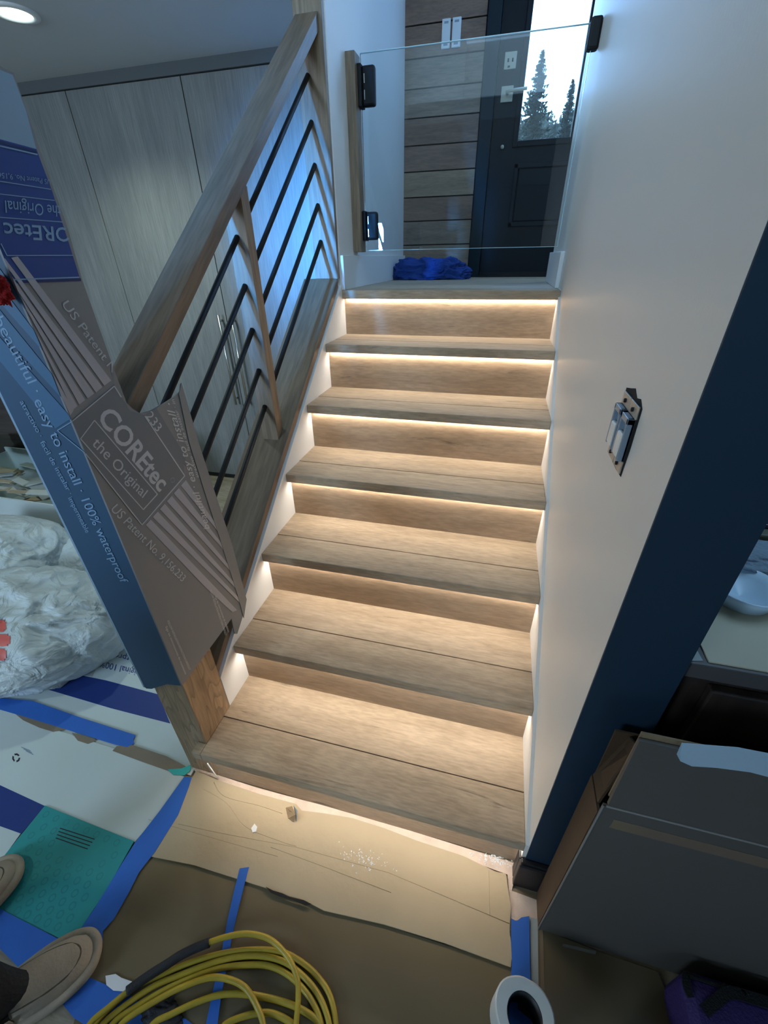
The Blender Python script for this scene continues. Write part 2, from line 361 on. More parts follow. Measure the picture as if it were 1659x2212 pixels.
# ------------------------------------------------------------------ entry door
DX0, DX1, DY = .531, 1.30, 2.80
dr = struct(thing('door_1', (.9, DY, LZ), None, None)); 
box('door_stop', .50, .575, DY + .0505, DY + .07, LZ, H2, BLKM, dr); box('door_stop', .531, 1.32, DY + .0505, DY + .07, 3.38, 3.5, BLKM, dr)  # backing added to keep sky light out of the gap beside the slab
cas = boxes('door_frame', [(.457, .531, DY - .012, DY + .05, LZ, H2), (.531, 1.38, DY - .012, DY + .05, 3.42, 3.5), (1.30, 1.38, DY - .012, DY + .05, LZ, H2)], CASING, dr, b=.002)
GX0, GX1, GZ0, GZ1 = .690, .983, 2.037, 3.25
slab = boxes('door_slab', [(DX0 + .003, GX0 - .03, DY + .01, DY + .05, LZ + .012, 3.41), (GX1 + .03, DX1 - .003, DY + .01, DY + .05, LZ + .012, 3.41),
                           (GX0 - .03, GX1 + .03, DY + .01, DY + .05, LZ + .012, GZ0 - .03), (GX0 - .03, GX1 + .03, DY + .01, DY + .05, GZ1 + .03, 3.41)], DOORB, dr)
g = boxes('glass_frame', [(GX0 - .03, GX0, DY + .0, DY + .05, GZ0 - .03, GZ1 + .03), (GX1, GX1 + .03, DY + .0, DY + .05, GZ0 - .03, GZ1 + .03), (GX0, GX1, DY + .0, DY + .05, GZ0 - .03, GZ0), (GX0, GX1, DY, DY + .05, GZ1, GZ1 + .03)], DOORB, dr, b=.004)
box('pane', GX0, GX1, DY + .022, DY + .028, GZ0, GZ1, GLS2, g)
box('panel', .715, 1.14, DY + .001, DY + .012, 1.64, 1.905, DOORB, dr, b=.008)
boxes('panel_moulding', [(.688, 1.17, DY - .004, DY + .01, 1.905, 1.93), (.688, 1.17, DY - .004, DY + .01, 1.613, 1.638), (.688, .712, DY - .004, DY + .01, 1.613, 1.93)], DOORB, dr, b=.004)
box('door_sweep', DX0 + .003, DX1 - .003, DY - .004, DY + .01, LZ + .012, LZ + .03, BLKM, dr)
box('threshold', .53, 1.30, DY - .02, DY + .06, LZ, LZ + .012, BLKM, dr)
bolt = box('deadbolt_plate', .568, .632, DY - .003, DY + .01, 2.345, 2.415, PLATE, dr, b=.002)
lathe('keyhole', [(0, 0), (.006, 0), (.006, .006)], (.594, DY - .004, 2.352), HOLE, bolt, 12)
for xx in (.588, .612): box('screw', xx - .004, xx + .004, DY - .006, DY - .002, 2.374, 2.388, HOLE, bolt)
lp = box('lever_plate', .566, .632, DY - .003, DY + .01, 2.21, 2.278, PLATE, dr, b=.002)
tube('lever', [(.60, DY, 2.246), (.60, DY - .04, 2.246), (.612, DY - .05, 2.246), (.708, DY - .052, 2.248)], .0075, PLATE, lp)
tube('peephole', [(.603, DY + .002, 2.012), (.603, DY - .004, 2.012)], .010, PLATE, dr, 16)

# ------------------------------------------------------------------ closets and crown
CY = 1.98
cl = thing('closet', (-1.05, CY, 0), 'tall wall of pale grey wood laminate closet doors behind the railing', 'closet')
box('carcass', -3.3, -.15, CY + .02, 2.58, 0.0, 2.245, HOLE, cl)
edges = [-3.25, -2.43, -1.668, -.958, -.15]
for i in range(4):
    d = box('door', edges[i] + .0025, edges[i + 1] - .0025, CY, CY + .019, .03, 2.235, CLOS, cl, b=.001)
for i, xx, par in ((0, -.993, 2), (1, -.893, 3)):
    pass
dd = [c for c in cl.children if c.name.startswith('door')]
for xx, par in ((-.99, dd[2]), (-.90, dd[3])):
    h = tube('handle', [(xx, CY - .034, .60), (xx, CY - .034, 1.165)], .0075, CHROME, par, 12)
    pass
for xx, z0, z1, par in ((-.99, .63, 1.14, dd[2]), (-.90, .66, 1.14, dd[3])):
    pass
for xx, par in ((-.99, dd[2]), (-.90, dd[3])):
    V = []
    for zz in (.64, 1.13):
        tube('handle_post', [(xx, CY - .034, zz), (xx, CY, zz)], .007, CHROME, par, 10)
box('crown', -3.3, -.108, CY - .012, CY + .02, 2.238, H1, SOFF, cl)
box('toe_kick', -3.3, -.108, CY + .001, CY + .02, 0.0, .03, HOLE, cl)
# recessed downlight
dl = thing('ceiling_downlight', (-1.245, 1.395, H1), 'round recessed ceiling light glowing in the lower ceiling', 'ceiling light')
lathe('trim_ring', [(.085, 0), (.085, -.006), (.062, -.008), (.058, .0)], (-1.245, 1.395, H1), SKIRT, dl, 36)
lathe('lens', [(0, -.002), (.058, -.002), (.058, .0)], (-1.245, 1.395, H1 - .001), LAMP, dl, 36)
dlt = bpy.data.lights.new('downlight_beam', 'SPOT'); dlt.energy = 42; dlt.color = (.82, 1.0, .92); dlt.spot_size = 2.3; dlt.spot_blend = .8; dlt.shadow_soft_size = .06
o = bpy.data.objects.new('downlight_beam', dlt); COL.objects.link(o); o.location = (-1.245, 1.395, H1 - .03)
# more downlights of the lower room, outside the view
for (xx, yy, e) in ((-1.3, -1.2, 30), ):
    l = bpy.data.lights.new('downlight_beam', 'SPOT'); l.energy = e; l.color = (.82, 1.0, .92); l.spot_size = 2.3; l.spot_blend = .8; l.shadow_soft_size = .06
    o = bpy.data.objects.new('downlight_beam', l); COL.objects.link(o); o.location = (xx, yy, H1 - .03)
    q = thing('ceiling_downlight', (xx, yy, H1), 'round recessed ceiling light behind the viewer over the covered floor', 'ceiling light')
    lathe('trim_ring', [(.085, 0), (.085, -.006), (.062, -.008), (.058, .0)], (xx, yy, H1), SKIRT, q, 24)
    lathe('lens', [(0, -.002), (.058, -.002), (.058, .0)], (xx, yy, H1 - .001), LAMP, q, 24)

# ================================================================== STAIRCASE
st = thing('staircase', (WD / 2, .75, 0), 'staircase of light oak planks with glowing strips under each nosing', 'stairs')
LB = -.109
for k in range(1, 8):
    x0 = 0.0; xn = -.028 if k == 1 else 0.0
    y0 = (k - 1) * T
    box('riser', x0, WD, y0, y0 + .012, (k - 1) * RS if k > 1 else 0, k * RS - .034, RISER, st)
    ys = y0 - OV; ym = ys + .126
    if k < 7:
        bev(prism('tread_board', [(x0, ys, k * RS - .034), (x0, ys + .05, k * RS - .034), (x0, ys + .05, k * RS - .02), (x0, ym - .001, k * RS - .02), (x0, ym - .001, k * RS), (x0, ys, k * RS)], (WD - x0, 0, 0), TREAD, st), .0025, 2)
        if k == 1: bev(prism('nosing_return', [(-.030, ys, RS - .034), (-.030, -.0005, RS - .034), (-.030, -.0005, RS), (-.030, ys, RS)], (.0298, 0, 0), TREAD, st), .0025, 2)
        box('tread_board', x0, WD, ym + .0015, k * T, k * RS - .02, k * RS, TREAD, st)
    else:
        bev(prism('tread_board', [(0, ys, k * RS - .034), (0, ys + .05, k * RS - .034), (0, ys + .05, k * RS - .02), (0, ym, k * RS - .02), (0, ym, k * RS), (0, ys, k * RS)], (WD + .006, 0, 0), TREAD, st), .0025, 2)
    mk('light_strip', bv(x0 + .010, WD - .006, y0 - .010, y0 - .002, k * RS - .0375, k * RS - .034), BF, None, st, mats=[SKIRT, LED], fm=[1, 0, 0, 0, 0, 0])
# skirts
def zo(y, off): return S * y + off
prism('skirt_board', [(-.012, 6 * T + .012, 6 * RS - .02), (-.012, 6 * T + .012, zo(6 * T + .012, .236)), (-.012, .129, zo(.129, .236)), (-.012, .129, .1)], (.012, 0, 0), SKIRT, st)
prism('skirt_board', [(WD, NB, .0), (WD, 6 * T + .1, 6 * RS), (WD, 6 * T + .1, LZ), (WD, 6 * T, LZ), (WD, NB + .001, zo(NB, .2157)), ], (.009, 0, 0), WARMSK, st)
# ================================================================== RAILING
kw = struct(prism('wall_knee', [(-.150, .129, 0), (-.150, 6 * T - .02, 0), (-.150, 6 * T - .02, zo(6 * T - .02, .247)), (-.150, .129, zo(.129, .247))], (.138, 0, 0), WHITE))
rl = thing('stair_railing', (-.06, .8, 0), 'oak stair railing with five sloping black bars beside the stairs', 'railing')
def slope(name, x0, x1, y0, y1, t, b_, mat, bw=.002):
    return prism(name, [(x0, y0, zo(y0, b_)), (x0, y1, zo(y1, b_)), (x0, y1, zo(y1, t)), (x0, y0, zo(y0, t))], (x1 - x0, 0, 0), mat, rl, b=bw)
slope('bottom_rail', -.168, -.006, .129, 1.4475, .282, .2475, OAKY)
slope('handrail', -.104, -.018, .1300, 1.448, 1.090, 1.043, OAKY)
nw = thing('newel_post', (-.054, .064, 0), 'square oak newel post at the foot of the stairs', 'post')
box('post_shaft', LB + .001, -.0005, 0, .128, .004, 1.175, OAKNEW, nw, b=.002)
box('post_cap', LB + .004, -.004, .004, .124, 1.175, 1.181, OAKX, nw)
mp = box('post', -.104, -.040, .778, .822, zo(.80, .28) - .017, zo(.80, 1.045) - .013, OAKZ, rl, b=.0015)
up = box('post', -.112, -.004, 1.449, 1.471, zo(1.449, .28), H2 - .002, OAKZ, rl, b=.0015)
for off in (.905, .777, .649, .519, .392):
    def bpt(y): return (-.0735, y, .772 * y + off + .006)
    tube('bar', [bpt(.1285), bpt(.778)], .0085, BLKM, rl, 12)
    tube('bar', [bpt(.822), bpt(1.449)], .0085, BLKM, rl, 12)

# ================================================================== GATE
gt = thing('glass_gate', (.48, 1.73, 1.48), 'frameless clear glass gate across the top of the stairs', 'gate')
box('mounting_strip', 0, .040, 1.672, 1.745, 1.478, 2.150, OAKZ, gt, b=.002)
gp = box('glass_panel', .047, .920, 1.726, 1.736, 1.485, 2.155, GLS, gt)
boxes('glass_edge', [(.047, .920, 1.7265, 1.7355, 1.4835, 1.4855), (.047, .920, 1.7265, 1.7355, 2.1545, 2.1565), (.9195, .9215, 1.7265, 1.7355, 1.4835, 2.1565)], GEDGE, gt)
for z in (2.056, 1.581):
    hz = .062 if z > 2 else .055
    h = box('hinge', .052, .108, 1.715, 1.747, z - hz, z + hz, BLKM, gt, b=.009)
    boxes('hinge_leaf', [(.040, .056, 1.700, 1.752, z - hz - .003, z + hz + .003)], BLKM, h, b=.003)
    boxes('hinge_pin', [(.064, .067, 1.712, 1.716, z - .042, z - .012), (.064, .067, 1.712, 1.716, z + .008, z + .036)], CHROME, h)
la = box('latch', .905, .9445, 1.712, 1.752, 2.085, 2.170, BLKM, gt, b=.008)

# ------------------------------------------------------------------ wall switches
ws = thing('light_switch', (WD + .008, .186, 1.14), 'uncovered double light switch set in a rough hole in the cream wall', 'switch')
XW = WD + .009
hp = [(.131, 1.252), (.150, 1.262), (.17, 1.258), (.19, 1.268), (.214, 1.262), (.238, 1.257), (.240, 1.20), (.236, 1.14), (.21, 1.137), (.17, 1.136), (.133, 1.138), (.129, 1.19)]
prism('wall_hole', [(XW - .0008, a, b_) for a, b_ in hp], (.0006, 0, 0), HOLE, ws)
for z0, z1 in ((1.233, 1.253), (1.141, 1.162)):
    for a in (.137, .187):
        br = box('bracket', XW - .004, XW - .001, a, a + .046, z0, z1, METB, ws, b=.0008)
        tube('screw', [(XW - .004, a + .022, (z0 + z1) / 2), (XW - .007, a + .022, (z0 + z1) / 2)], .0035, HOLE, br, 10)
for a in (.139, .189):
    b_ = boxes('switch_body', [(XW - .013, XW - .001, a, a + .006, 1.162, 1.233), (XW - .013, XW - .001, a + .036, a + .042, 1.162, 1.233), (XW - .013, XW - .001, a, a + .042, 1.223, 1.233), (XW - .006, XW - .001, a, a + .042, 1.162, 1.233)], SWG, ws, b=.0012)
    box('rocker', XW - .014, XW - .006, a + .008, a + .034, 1.165, 1.205, ROCK, b_, b=.003)
boxes('scratch', [(XW - .0006, XW + .0003, .062, .0635, .905, .925)], SWG, ws) if False else None
# paper wrapped switches on the shiplap
for i, (a, b_) in enumerate(((.211, .258), (.268, .316))):
    p = box('wall_plate', a, b_, 2.788, 2.80, 2.455, 2.572, WPACK, None, b=.003)
    tag(p, ['white paper covered switch on the plank wall, the left of the pair', 'white paper covered switch on the plank wall, the right of the pair'][i], 'switch', 'paper covered switches')
    for z0 in (2.552, 2.466): box('printed_label', a + .012, b_ - .012, 2.7875, 2.788, z0, z0 + .009, SWG, p)

# ------------------------------------------------------------------ crumpled cloths and bags
def blob(name, c, r, mat, seed, amp=.25, freq=2.0, sub=5, flat=0.0, ridg=.5, parent=None, base=0.0, rot=0):
    bm = bmesh.new(); bmesh.ops.create_icosphere(bm, subdivisions=sub, radius=1); V = []
    for v in bm.verts:
        d = v.co.normalized(); sv = Vector((seed * 3.1, seed * 1.7, seed))
        n = noise.noise(d * freq + sv) * amp
        q = d * (freq * 1.7) + sv * 2; q += Vector((noise.noise(q), noise.noise(q + Vector((5, 5, 5))), noise.noise(q + Vector((9, 1, 4))))) * .9
        n += (abs(noise.noise(q)) - .25) * -amp * ridg; n += (abs(noise.noise(q * 2.3)) - .25) * -amp * ridg * .55 + noise.noise(q * 5) * amp * .08
        p = d * (1 + n); p = Vector((p.x * r[0], p.y * r[1], p.z * r[2]))
        if rot: p = Matrix.Rotation(rot, 3, 'Z') @ p
        p += Vector(c)
        if p.z < base: p.z = base + (noise.noise(d * 9) + .5) * .002
        V.append(p)
    fs = [tuple(v.index for v in f.verts) for f in bm.faces]; bm.free()
    return mk(name, V, fs, mat, parent, smooth=True)
tw = blob('towel', (.235, 2.50, LZ + .016), (.235, .10, .10), TOWEL, 3, .34, 1.5, 6, base=LZ + .001, ridg=1.1)
tag(tw, 'crumpled royal blue towel lying on the landing by the plank wall', 'towel')
gb = blob('garbage_bag', (-1.10, .23, .15), (.46, .28, .23), BAG, 1, .17, 1.15, 6, base=.004, ridg=1.1, rot=.35)
tag(gb, 'large crumpled white plastic bag in front, with red print on its side', 'bag', None)
for i, (u, v) in enumerate(((8, 1350), (12, 1382), (4, 1412))): pass
gb2 = blob('garbage_bag', (-1.66, .58, .16), (.36, .24, .23), BAG, 5, .12, 1.2, 6, base=.004, ridg=.9, rot=.3)
tag(gb2, 'rounded white plastic bag behind the red printed one', 'bag')
gb3 = blob('garbage_bag', (-1.12, .70, .13), (.17, .15, .19), BAG, 9, .12, 1.3, 5, base=.004, ridg=.7)
tag(gb3, 'small upright white plastic bag closest to the cardboard wrapped post', 'bag')
# red print: short strips hugging the bag are laid by projecting on its mesh
bpy.context.view_layer.update()
def decal_on(o, pts, mat, off=.002, name='print'):
    inv = o.matrix_world.inverted(); V = []
    for (u, v) in pts:
        h, loc, nr, _ = o.ray_cast(inv @ CP, (inv.to_3x3() @ ray(u, v)).normalized())
        if h: V.append(o.matrix_world @ (loc + nr * off))
    return V
for (cx, cy, rx, ry) in ((2, 1352, 11, 13), (6, 1383, 16, 13), (2, 1414, 12, 13)):
    nu = 7; P = []
    ok = True
    for j in range(nu):
        for i in range(nu):
            q = decal_on(gb, [(cx - rx + 2 * rx * i / (nu - 1), cy - ry + 2 * ry * j / (nu - 1))], REDP)
            if not q: ok = False; break
            P.append(q[0])
        if not ok: break
    if ok:
        fs = [(j * nu + i, j * nu + i + 1, (j + 1) * nu + i + 1, (j + 1) * nu + i) for j in range(nu - 1) for i in range(nu - 1) if not ((i in (0, nu - 2)) and (j in (0, nu - 2)))]
        mk('red_print', P, fs, REDP, gb, smooth=True)

# scrap bin behind the bags
sb = thing('scrap_box', (-2.0, 1.18, 0), 'open carton of flooring offcuts under clear film behind the white bags', 'box')
boxes('carton_walls', [(-2.55, -1.40, .92, .93, 0, .30), (-2.55, -1.40, 1.42, 1.43, 0, .36), (-2.55, -2.54, .92, 1.43, 0, .33), (-1.41, -1.40, .92, 1.43, 0, .32), (-2.55, -1.40, .92, 1.43, 0, .01)], SHEET, sb)
random.seed(3)
for i in range(26):
    cx, cy = random.uniform(-2.40, -1.55), random.uniform(1.02, 1.34); a = random.uniform(-.5, .9); L, w = random.uniform(.10, .26), random.uniform(.03, .07); z = .22 + i * .004
    d = Vector((math.cos(a), math.sin(a), random.uniform(-.15, .15))); n = Vector((-math.sin(a), math.cos(a), random.uniform(-.2, .2)))
    p = [Vector((cx, cy, z)) + d * sx * L / 2 + n * sy * w / 2 for sx, sy in ((-1, -1), (1, -1), (1, 1), (-1, 1))]
    for q in p: q.x = max(-2.53, min(-1.42, q.x)); q.y = max(.94, min(1.41, q.y))
    prism('offcut', p, (0, 0, .006), [SCRAP, LVP, KRAFT, SCRAP, SHEETG][i % 5], sb)
N = 14; V = []
for j in range(N):
    for i in range(N):
        xx = -2.5 + 1.06 * i / (N - 1); yy = 1.14 + .27 * j / (N - 1); V.append((xx, yy, .37 + .10 * j / (N - 1) + .03 * noise.noise(Vector((xx * 5, yy * 7, 1)))))
mk('clear_film', V, [(j * N + i, j * N + i + 1, (j + 1) * N + i + 1, (j + 1) * N + i) for j in range(N - 1) for i in range(N - 1)], CLEARP, sb, smooth=True)
sd = thing('sideboard', (-3.2, 1.7, 0), 'dark brown low sideboard at the far left behind the scrap carton', 'cabinet')
box('body', -4.1, -2.35, 1.47, 1.93, .02, 1.0, BRNWOOD, sd, b=.004)
for i in range(3): box('door', -4.08 + i * .58, -3.52 + i * .58, 1.455, 1.47, .05, .95, BRNWOOD, sd, b=.003)
box('top', -4.12, -2.33, 1.45, 1.94, 1.0, 1.03, BRNWOOD, sd, b=.004)

# ================================================================== CARDBOARD WRAP ON THE NEWEL
XR = .014; YF = -.013
cw = thing('cardboard_wrap', (-.05, .05, .43), 'grey and blue printed flooring carton wrapped around the newel post', 'cardboard')
def A(u, v, off=0.0): return at(u, v, 'x', XR + off)
def B(u, v, off=0.0): return at(u, v, 'y', YF - off)
def cwp(name, pts, mat, off=0.0, par=None, th=.0004, th0=None):
    P = [A(u, v, off) for u, v in pts]; return prism(name, P, (th, 0, 0), mat, par or cw)
def yz(pts): return [(XR - .004, a, b_) for a, b_ in pts]
side = prism('side_face', yz([(YF, 1.70), (.109, 1.683), (.112, 1.50), (.106, 1.427), (.109, 1.275), (.112, 1.211), (.122, 1.196), (.136, 1.182), (.165, 1.178), (.197, 1.180), (.2065, 1.037), (.219, .827), (.236, .503), (.234, .495), (YF, .487)]), (.004, 0, 0), GREYC, cw)
flp = prism('folded_flap', [(XR - .0035, a, b_) for a, b_ in [(.197, 1.180), (.24, 1.185), (.270, 1.192), (.279, 1.208), (.286, 1.047), (.316, .721), (.320, .492), (.284, .455), (.236, .420), (.225, .432), (.230, .50), (.219, .827), (.2065, 1.037)]], (.0032, 0, 0), GREYC, cw)
tag(flp, 'folded grey flap edging the stairs')
PF = at(332, 1490, 'y', YF)
front = prism('front_face', [(XR - .004, YF, .487), (XR - .05, YF, .478), (-.085, YF, .447), (-.100, YF, .437), (-.120, YF, .432), (-.122, YF, 1.70), (XR - .004, YF, 1.70)], (0, .004, 0), NAVYP, cw)
box('outer_edge', -.128, -.122, YF, .10, .435, 1.70, PALEB, cw)
DK = .0006
# blue upside down block
cwp('pale_panel', [(-14, 140), (2, 152), (27, 162), (56, 240), (78, 322), (-14, 297)], PALEB, 0, side)
cwp('blue_panel', [(-14, 297), (78, 322), (112, 412), (147, 521), (174, 607), (33, 612), (27, 602), (-12, 508)], ROYAL, 0, side)
for pts in ([(-14, 300), (78, 325), (80, 331), (-14, 306)],): cwp('dark_line', pts, ROYALD, DK, side)
cwp('dark_line', [(29, 606), (174, 601), (175, 607), (33, 612)], ROYALD, DK, side)
def line(a, b_, w, mat=LTXT2, off=.0012, par=None, f=A, n=(1, 0, 0), nm='printed_line'):
    a = Vector(a + (0,)); b2 = Vector(b_ + (0,)); d = (b2 - a).normalized(); p = Vector((-d.y, d.x, 0)) * w / 2
    P = [f(q.x, q.y, off) for q in (a - p, b2 - p, b2 + p, a + p)]
    return prism(nm, P, Vector(n) * .0002, mat, par or side)
line((-14, 312), (81, 334), 3.0, BLULET); line((0, 391.5), (110, 409), 2, BLULET); line((0, 419), (118, 433), 2, BLULET); line((0, 469.5), (135, 479.5), 2, BLULET)
line((15, 552), (158, 551.5), 2, BLULET); line((2, 526), (15, 552), 2, BLULET); line((29, 604), (171, 599), 3, BLULET)
CL = lambda v: v.y < .1105
TA = dict(nrm=(1, 0, 0), parent=side)
text('lettering', 'OREtec', A(149, 493), A(5, 481), A(9, 515) - A(5, 481), (1, 0, 0), BLULET, side, bold=.012, clip=CL, th=.0012)
text('lettering', 'the Original', A(130, 445), A(9, 433), A(11, 460) - A(9, 433), (1, 0, 0), BLULET, side, clip=CL, th=.0012)
text('lettering', 'US Patent No. 9,156', A(108, 388.5), A(-6, 372), A(1, 385) - A(0, 373), (1, 0, 0), BLULET, side, clip=CL, th=.0012)
# pale bars, upper group on the side face
ub = [((24, 557), (38, 554), (240, 822), (225, 833)), ((20, 583), (10, 558), (221, 836), (207, 848)), ((38, 628), (26, 598), (203, 850), (189, 861)), ((56, 668), (45, 641), (184, 864), (171, 874)), ((94, 757), (75, 713), (167, 877), (157, 886)), ((134, 857), (115, 809), (159, 886), (152, 897))]
for i, q in enumerate(ub):
    if i < 3: pts = [q[0], q[1], q[2], q[3]]
    else: pts = [q[0], q[1], q[2], q[3]]
    cwp('pale_bar', [pts[0], pts[1], pts[2], pts[3]], GREYL, DK * (1 + .5 * (i < 3)), side)
# the same bars carried over the front face
def fb(pts, mat, off=.0006, nm='blue_bar'): return prism(nm, [B(u, v, off) for u, v in pts], (0, -.0003, 0), mat, front)
for q in ([(43, 641), (54, 668), (-12, 592), (-12, 564)], [(73, 713), (92, 757), (-12, 640), (-12, 600)], [(112, 808), (131, 857), (-12, 700), (-12, 655)], [(148, 895), (153, 905), (120, 926), (-12, 765), (-12, 715)]): fb(q, BLUEP)
line((155, 911), (124, 930), 2, BLULET, .0012, front, B, (0, -1, 0)); line((124, 930), (183, 978), 1.6, BLULET, .0012, front, B, (0, -1, 0))
# logo box
cwp('logo_panel', [(247, 831), (262, 858), (272, 872), (280, 887), (300, 893), (313, 897), (396, 1000), (398, 1028), (306, 1135), (185, 979), (165, 931), (156, 910)], GREYD, DK, side)
cwp('logo_panel', [(313, 897), (338, 882), (400, 985), (402, 1008)], GREYD, DK, side)
LO = [(247, 833), (399, 1028), (306.6, 1134), (148, 932)]
line((247, 834), (262, 858), 2.2, LTXT); line((313, 899), (399, 1028), 2.2, LTXT); line((399, 1028), (306.6, 1134), 2.2, LTXT); line((306.6, 1134), (185, 980), 2.2, LTXT); line((156, 910), (247, 834), 2.2, LTXT)
LI = [(204, 908), (340, 1067.6), (309.4, 1101), (174, 948)]
for i in range(4): line(LI[i], LI[(i + 1) % 4], 2.0, LTXT)
def atext(s, p0, p1, u, mat=LTXT, bold=0, f=A, n=(1, 0, 0), par=None, th=.0013, clip=None):
    a = f(*p0); return text('lettering', s, a, f(*p1), f(p0[0] + u[0], p0[1] + u[1]) - a, n, mat, par or side, bold=bold, th=th, clip=clip)
atext('COREtec', (207, 902), (344, 1063), (32, -27), LTXT, .022)
tube('registered_mark', [A(373 + 4.5 * math.cos(t * .5236), 1037 + 5 * math.sin(t * .5236), .0008) for t in range(12)], .0004, LTXT, side, 4, True)
atext('the Original', (196, 959), (307, 1076), (16, -17))
atext('US Patent No. 9,156,233', (237, 1101), (392, 1257), (15, -13))
atext('US Patent N', (131, 657), (241, 806), (15, -9), clip=lambda v: v.y < .1105 + .3 * max(0, 1.27 - v.z))
atext('233', (313, 899), (338, 934), (13, -13))
# lower bars
S0, S1 = Vector((402, 1036)), Vector((311, 1138)); tips = [(476, 1146), (489, 1187), (501, 1229), (512, 1266), (521, 1297), (508, 1321)]
for i in range(6):
    a = S0.lerp(S1, i / 6 + .01); b_ = S0.lerp(S1, (i + .76) / 6); tx, ty = tips[i]
    cwp('pale_bar', [tuple(a), (tx, ty), (tx - 1, ty + 7), tuple(b_)] if i < 5 else [tuple(a), (512, 1318), (502, 1322), (445, 1270), tuple(b_)], GREYL, DK, side)
# outer folded strip covers the bar ends
st2 = prism('folded_strip', [at(u, v, 'x', XR + .0005) for u, v in [(391, 827), (431, 965), (500, 1175), (532, 1295), (526, 1335), (517, 1300), (497, 1235), (470, 1150), (440, 1058), (408, 955), (386, 852)]], (.0014, 0, 0), GREYC, cw)
atext('beautiful · easy to install ·', (452, 1141), (372, 873), (-13, 2), LTXT2, 0)
atext('atractivo · facil de instalar · in', (429, 1031), (375, 863), (-6, 1), LTXT2)
atext('FOLLOW INSTALLATION INSTRUCTIONS CAREFULLY', (360, 1342), (408, 1448), (4, -2.5), LTXT2)
atext('Siga las instrucciones de instalacion', (356, 1354), (399, 1457), (4, -2.5), LTXT2)
atext('FOLLOW INSTALLATION INSTRUCTIONS CAREFULLY', (452, 1275), (486, 1373), (4, -1.5), LTXT2)
atext('Siga las instrucciones de instalacion', (463, 1288), (492, 1366), (4, -1.5), LTXT2)
# front lettering
FN = (0, -1, 0)
atext('beautiful ·', (-12, 690), (73, 850), (20, -10), BLULET, 0, B, FN, front)
atext('easy to install · 100% waterproof', (74, 866), (262, 1258), (19, -9), BLULET, .003, B, FN, front)
atext('atractivo ·', (44, 868), (86, 944), (9, -5), BLULET, 0, B, FN, front)
atext('facil de instalar ·', (88, 955), (150, 1068), (9, -5), BLULET, 0, B, FN, front)
atext('impermeable', (148, 1076), (187, 1151), (9, -5), BLULET, 0, B, FN, front)
# red wool
rd = blob('red_wool', at(-4, 621, 'y', -.032), (.017, .011, .022), RED, 4, .4, 3, 4, base=0, ridg=.8); tag(rd, 'fuzzy dark red wool scrap hooked on the carton at the left edge', 'wool')

# ================================================================== FLOOR COVERINGS
def G(u, v, z=0.0): return at(u, v, 'z', z)
def sheet(name, pts, z0, th, mat, parent=None, **k): return prism(name, [G(u, v, z0) for u, v in pts], (0, 0, th), mat, parent)
ws1 = sheet('floor_board', [(-140, 1545), (-120, 1400), (160, 1262), (360, 1300), (395, 1500), (421, 1662), (412, 1676), (240, 1618), (60, 1556), (-60, 1520)], 0.0, .003, SHEET)
tag(ws1, 'white floor board with royal blue stripe and printed letters beside the bags', 'board')
def pr(name, pts, z, mat, par): return prism(name, [G(u, v, z) for u, v in pts], (0, 0, .0003), mat, par)
pr('navy_stripe', [(100, 1440), (157, 1455), (230, 1470), (342, 1500), (368, 1563), (240, 1530), (108, 1491), (20, 1462), (10, 1410)], .003, SHBLUE, ws1)
pr('navy_stripe', [(236, 1370), (262, 1360), (275, 1395), (262, 1392), (243, 1388)], .003, SHBLUE, ws1)
pr('grey_print', [(150, 1380), (230, 1392), (200, 1462), (120, 1445)], .0028, SHEETG, ws1)
def gtext(s, p0, p1, u, mat, par, z=.0034, bold=0):
    a = G(*p0, z); return text('lettering', s, a, G(*p1, z), G(p0[0] + u[0], p0[1] + u[1], z) - a, (0, 0, 1), mat, par, bold=bold, th=.0003)
gtext('Original 100% Wat', (316, 1451), (184, 1419), (-3, 14), SHBLUE, ws1)
gtext('Petproof Fl', (298, 1421), (217, 1403), (-3, 13), SHBLUE, ws1)
ws2 = sheet('floor_board', [(-120, 1500), (25, 1534), (120, 1577), (260, 1622), (402, 1680), (345, 1756), (292, 1820), (96, 1742), (-20, 1695), (-130, 1680)], .0032, .003, SHEET)
tag(ws2, 'plain white floor board with small recycling mark, between the blue tapes', 'board')
for t_ in range(3):
    a = t_ * 2.094; cxx, cyy = 35, 1637
    P = [(cxx + 10 * math.cos(a + q) * .9, cyy + 10 * math.sin(a + q)) for q in (0, .75, 1.5)] + [(cxx + 6 * math.cos(a + q) * .9, cyy + 6 * math.sin(a + q)) for q in (1.5, .75, 0)]
    pr('recycling_mark', P, .0062, BLACKP, ws2)
for q in range(3): pr('printed_line', [(46 + q * 5, 1613 + q * 4), (66 + q * 3, 1621 + q * 4), (66 + q * 3, 1623 + q * 4), (46 + q * 5, 1615 + q * 4)], .0062, SWG, ws2)
ws3 = sheet('floor_board', [(-130, 1650), (-20, 1690), (98, 1740), (45, 1802), (-5, 1872), (-160, 1850)], .0030, .003, SHEET)
tag(ws3, 'white floor board with navy stripe at the left edge, beside the teal one', 'board')
pr('navy_stripe', [(-120, 1650), (0, 1696), (97, 1741), (46, 1801), (-110, 1745)], .0060, SHBLUE, ws3)
tl = sheet('floor_board', [(98, 1741), (290, 1818), (230, 1925), (165, 2022), (138, 2032), (20, 1976), (-60, 1940), (-5, 1868), (50, 1800)], .0064, .003, TEAL)
tag(tl, 'teal printed floor board with small rings of text, near the slippers', 'board')
random.seed(5)
c0, cu, cv = Vector((98, 1741)), Vector((192, 77)), Vector((-105, 150))
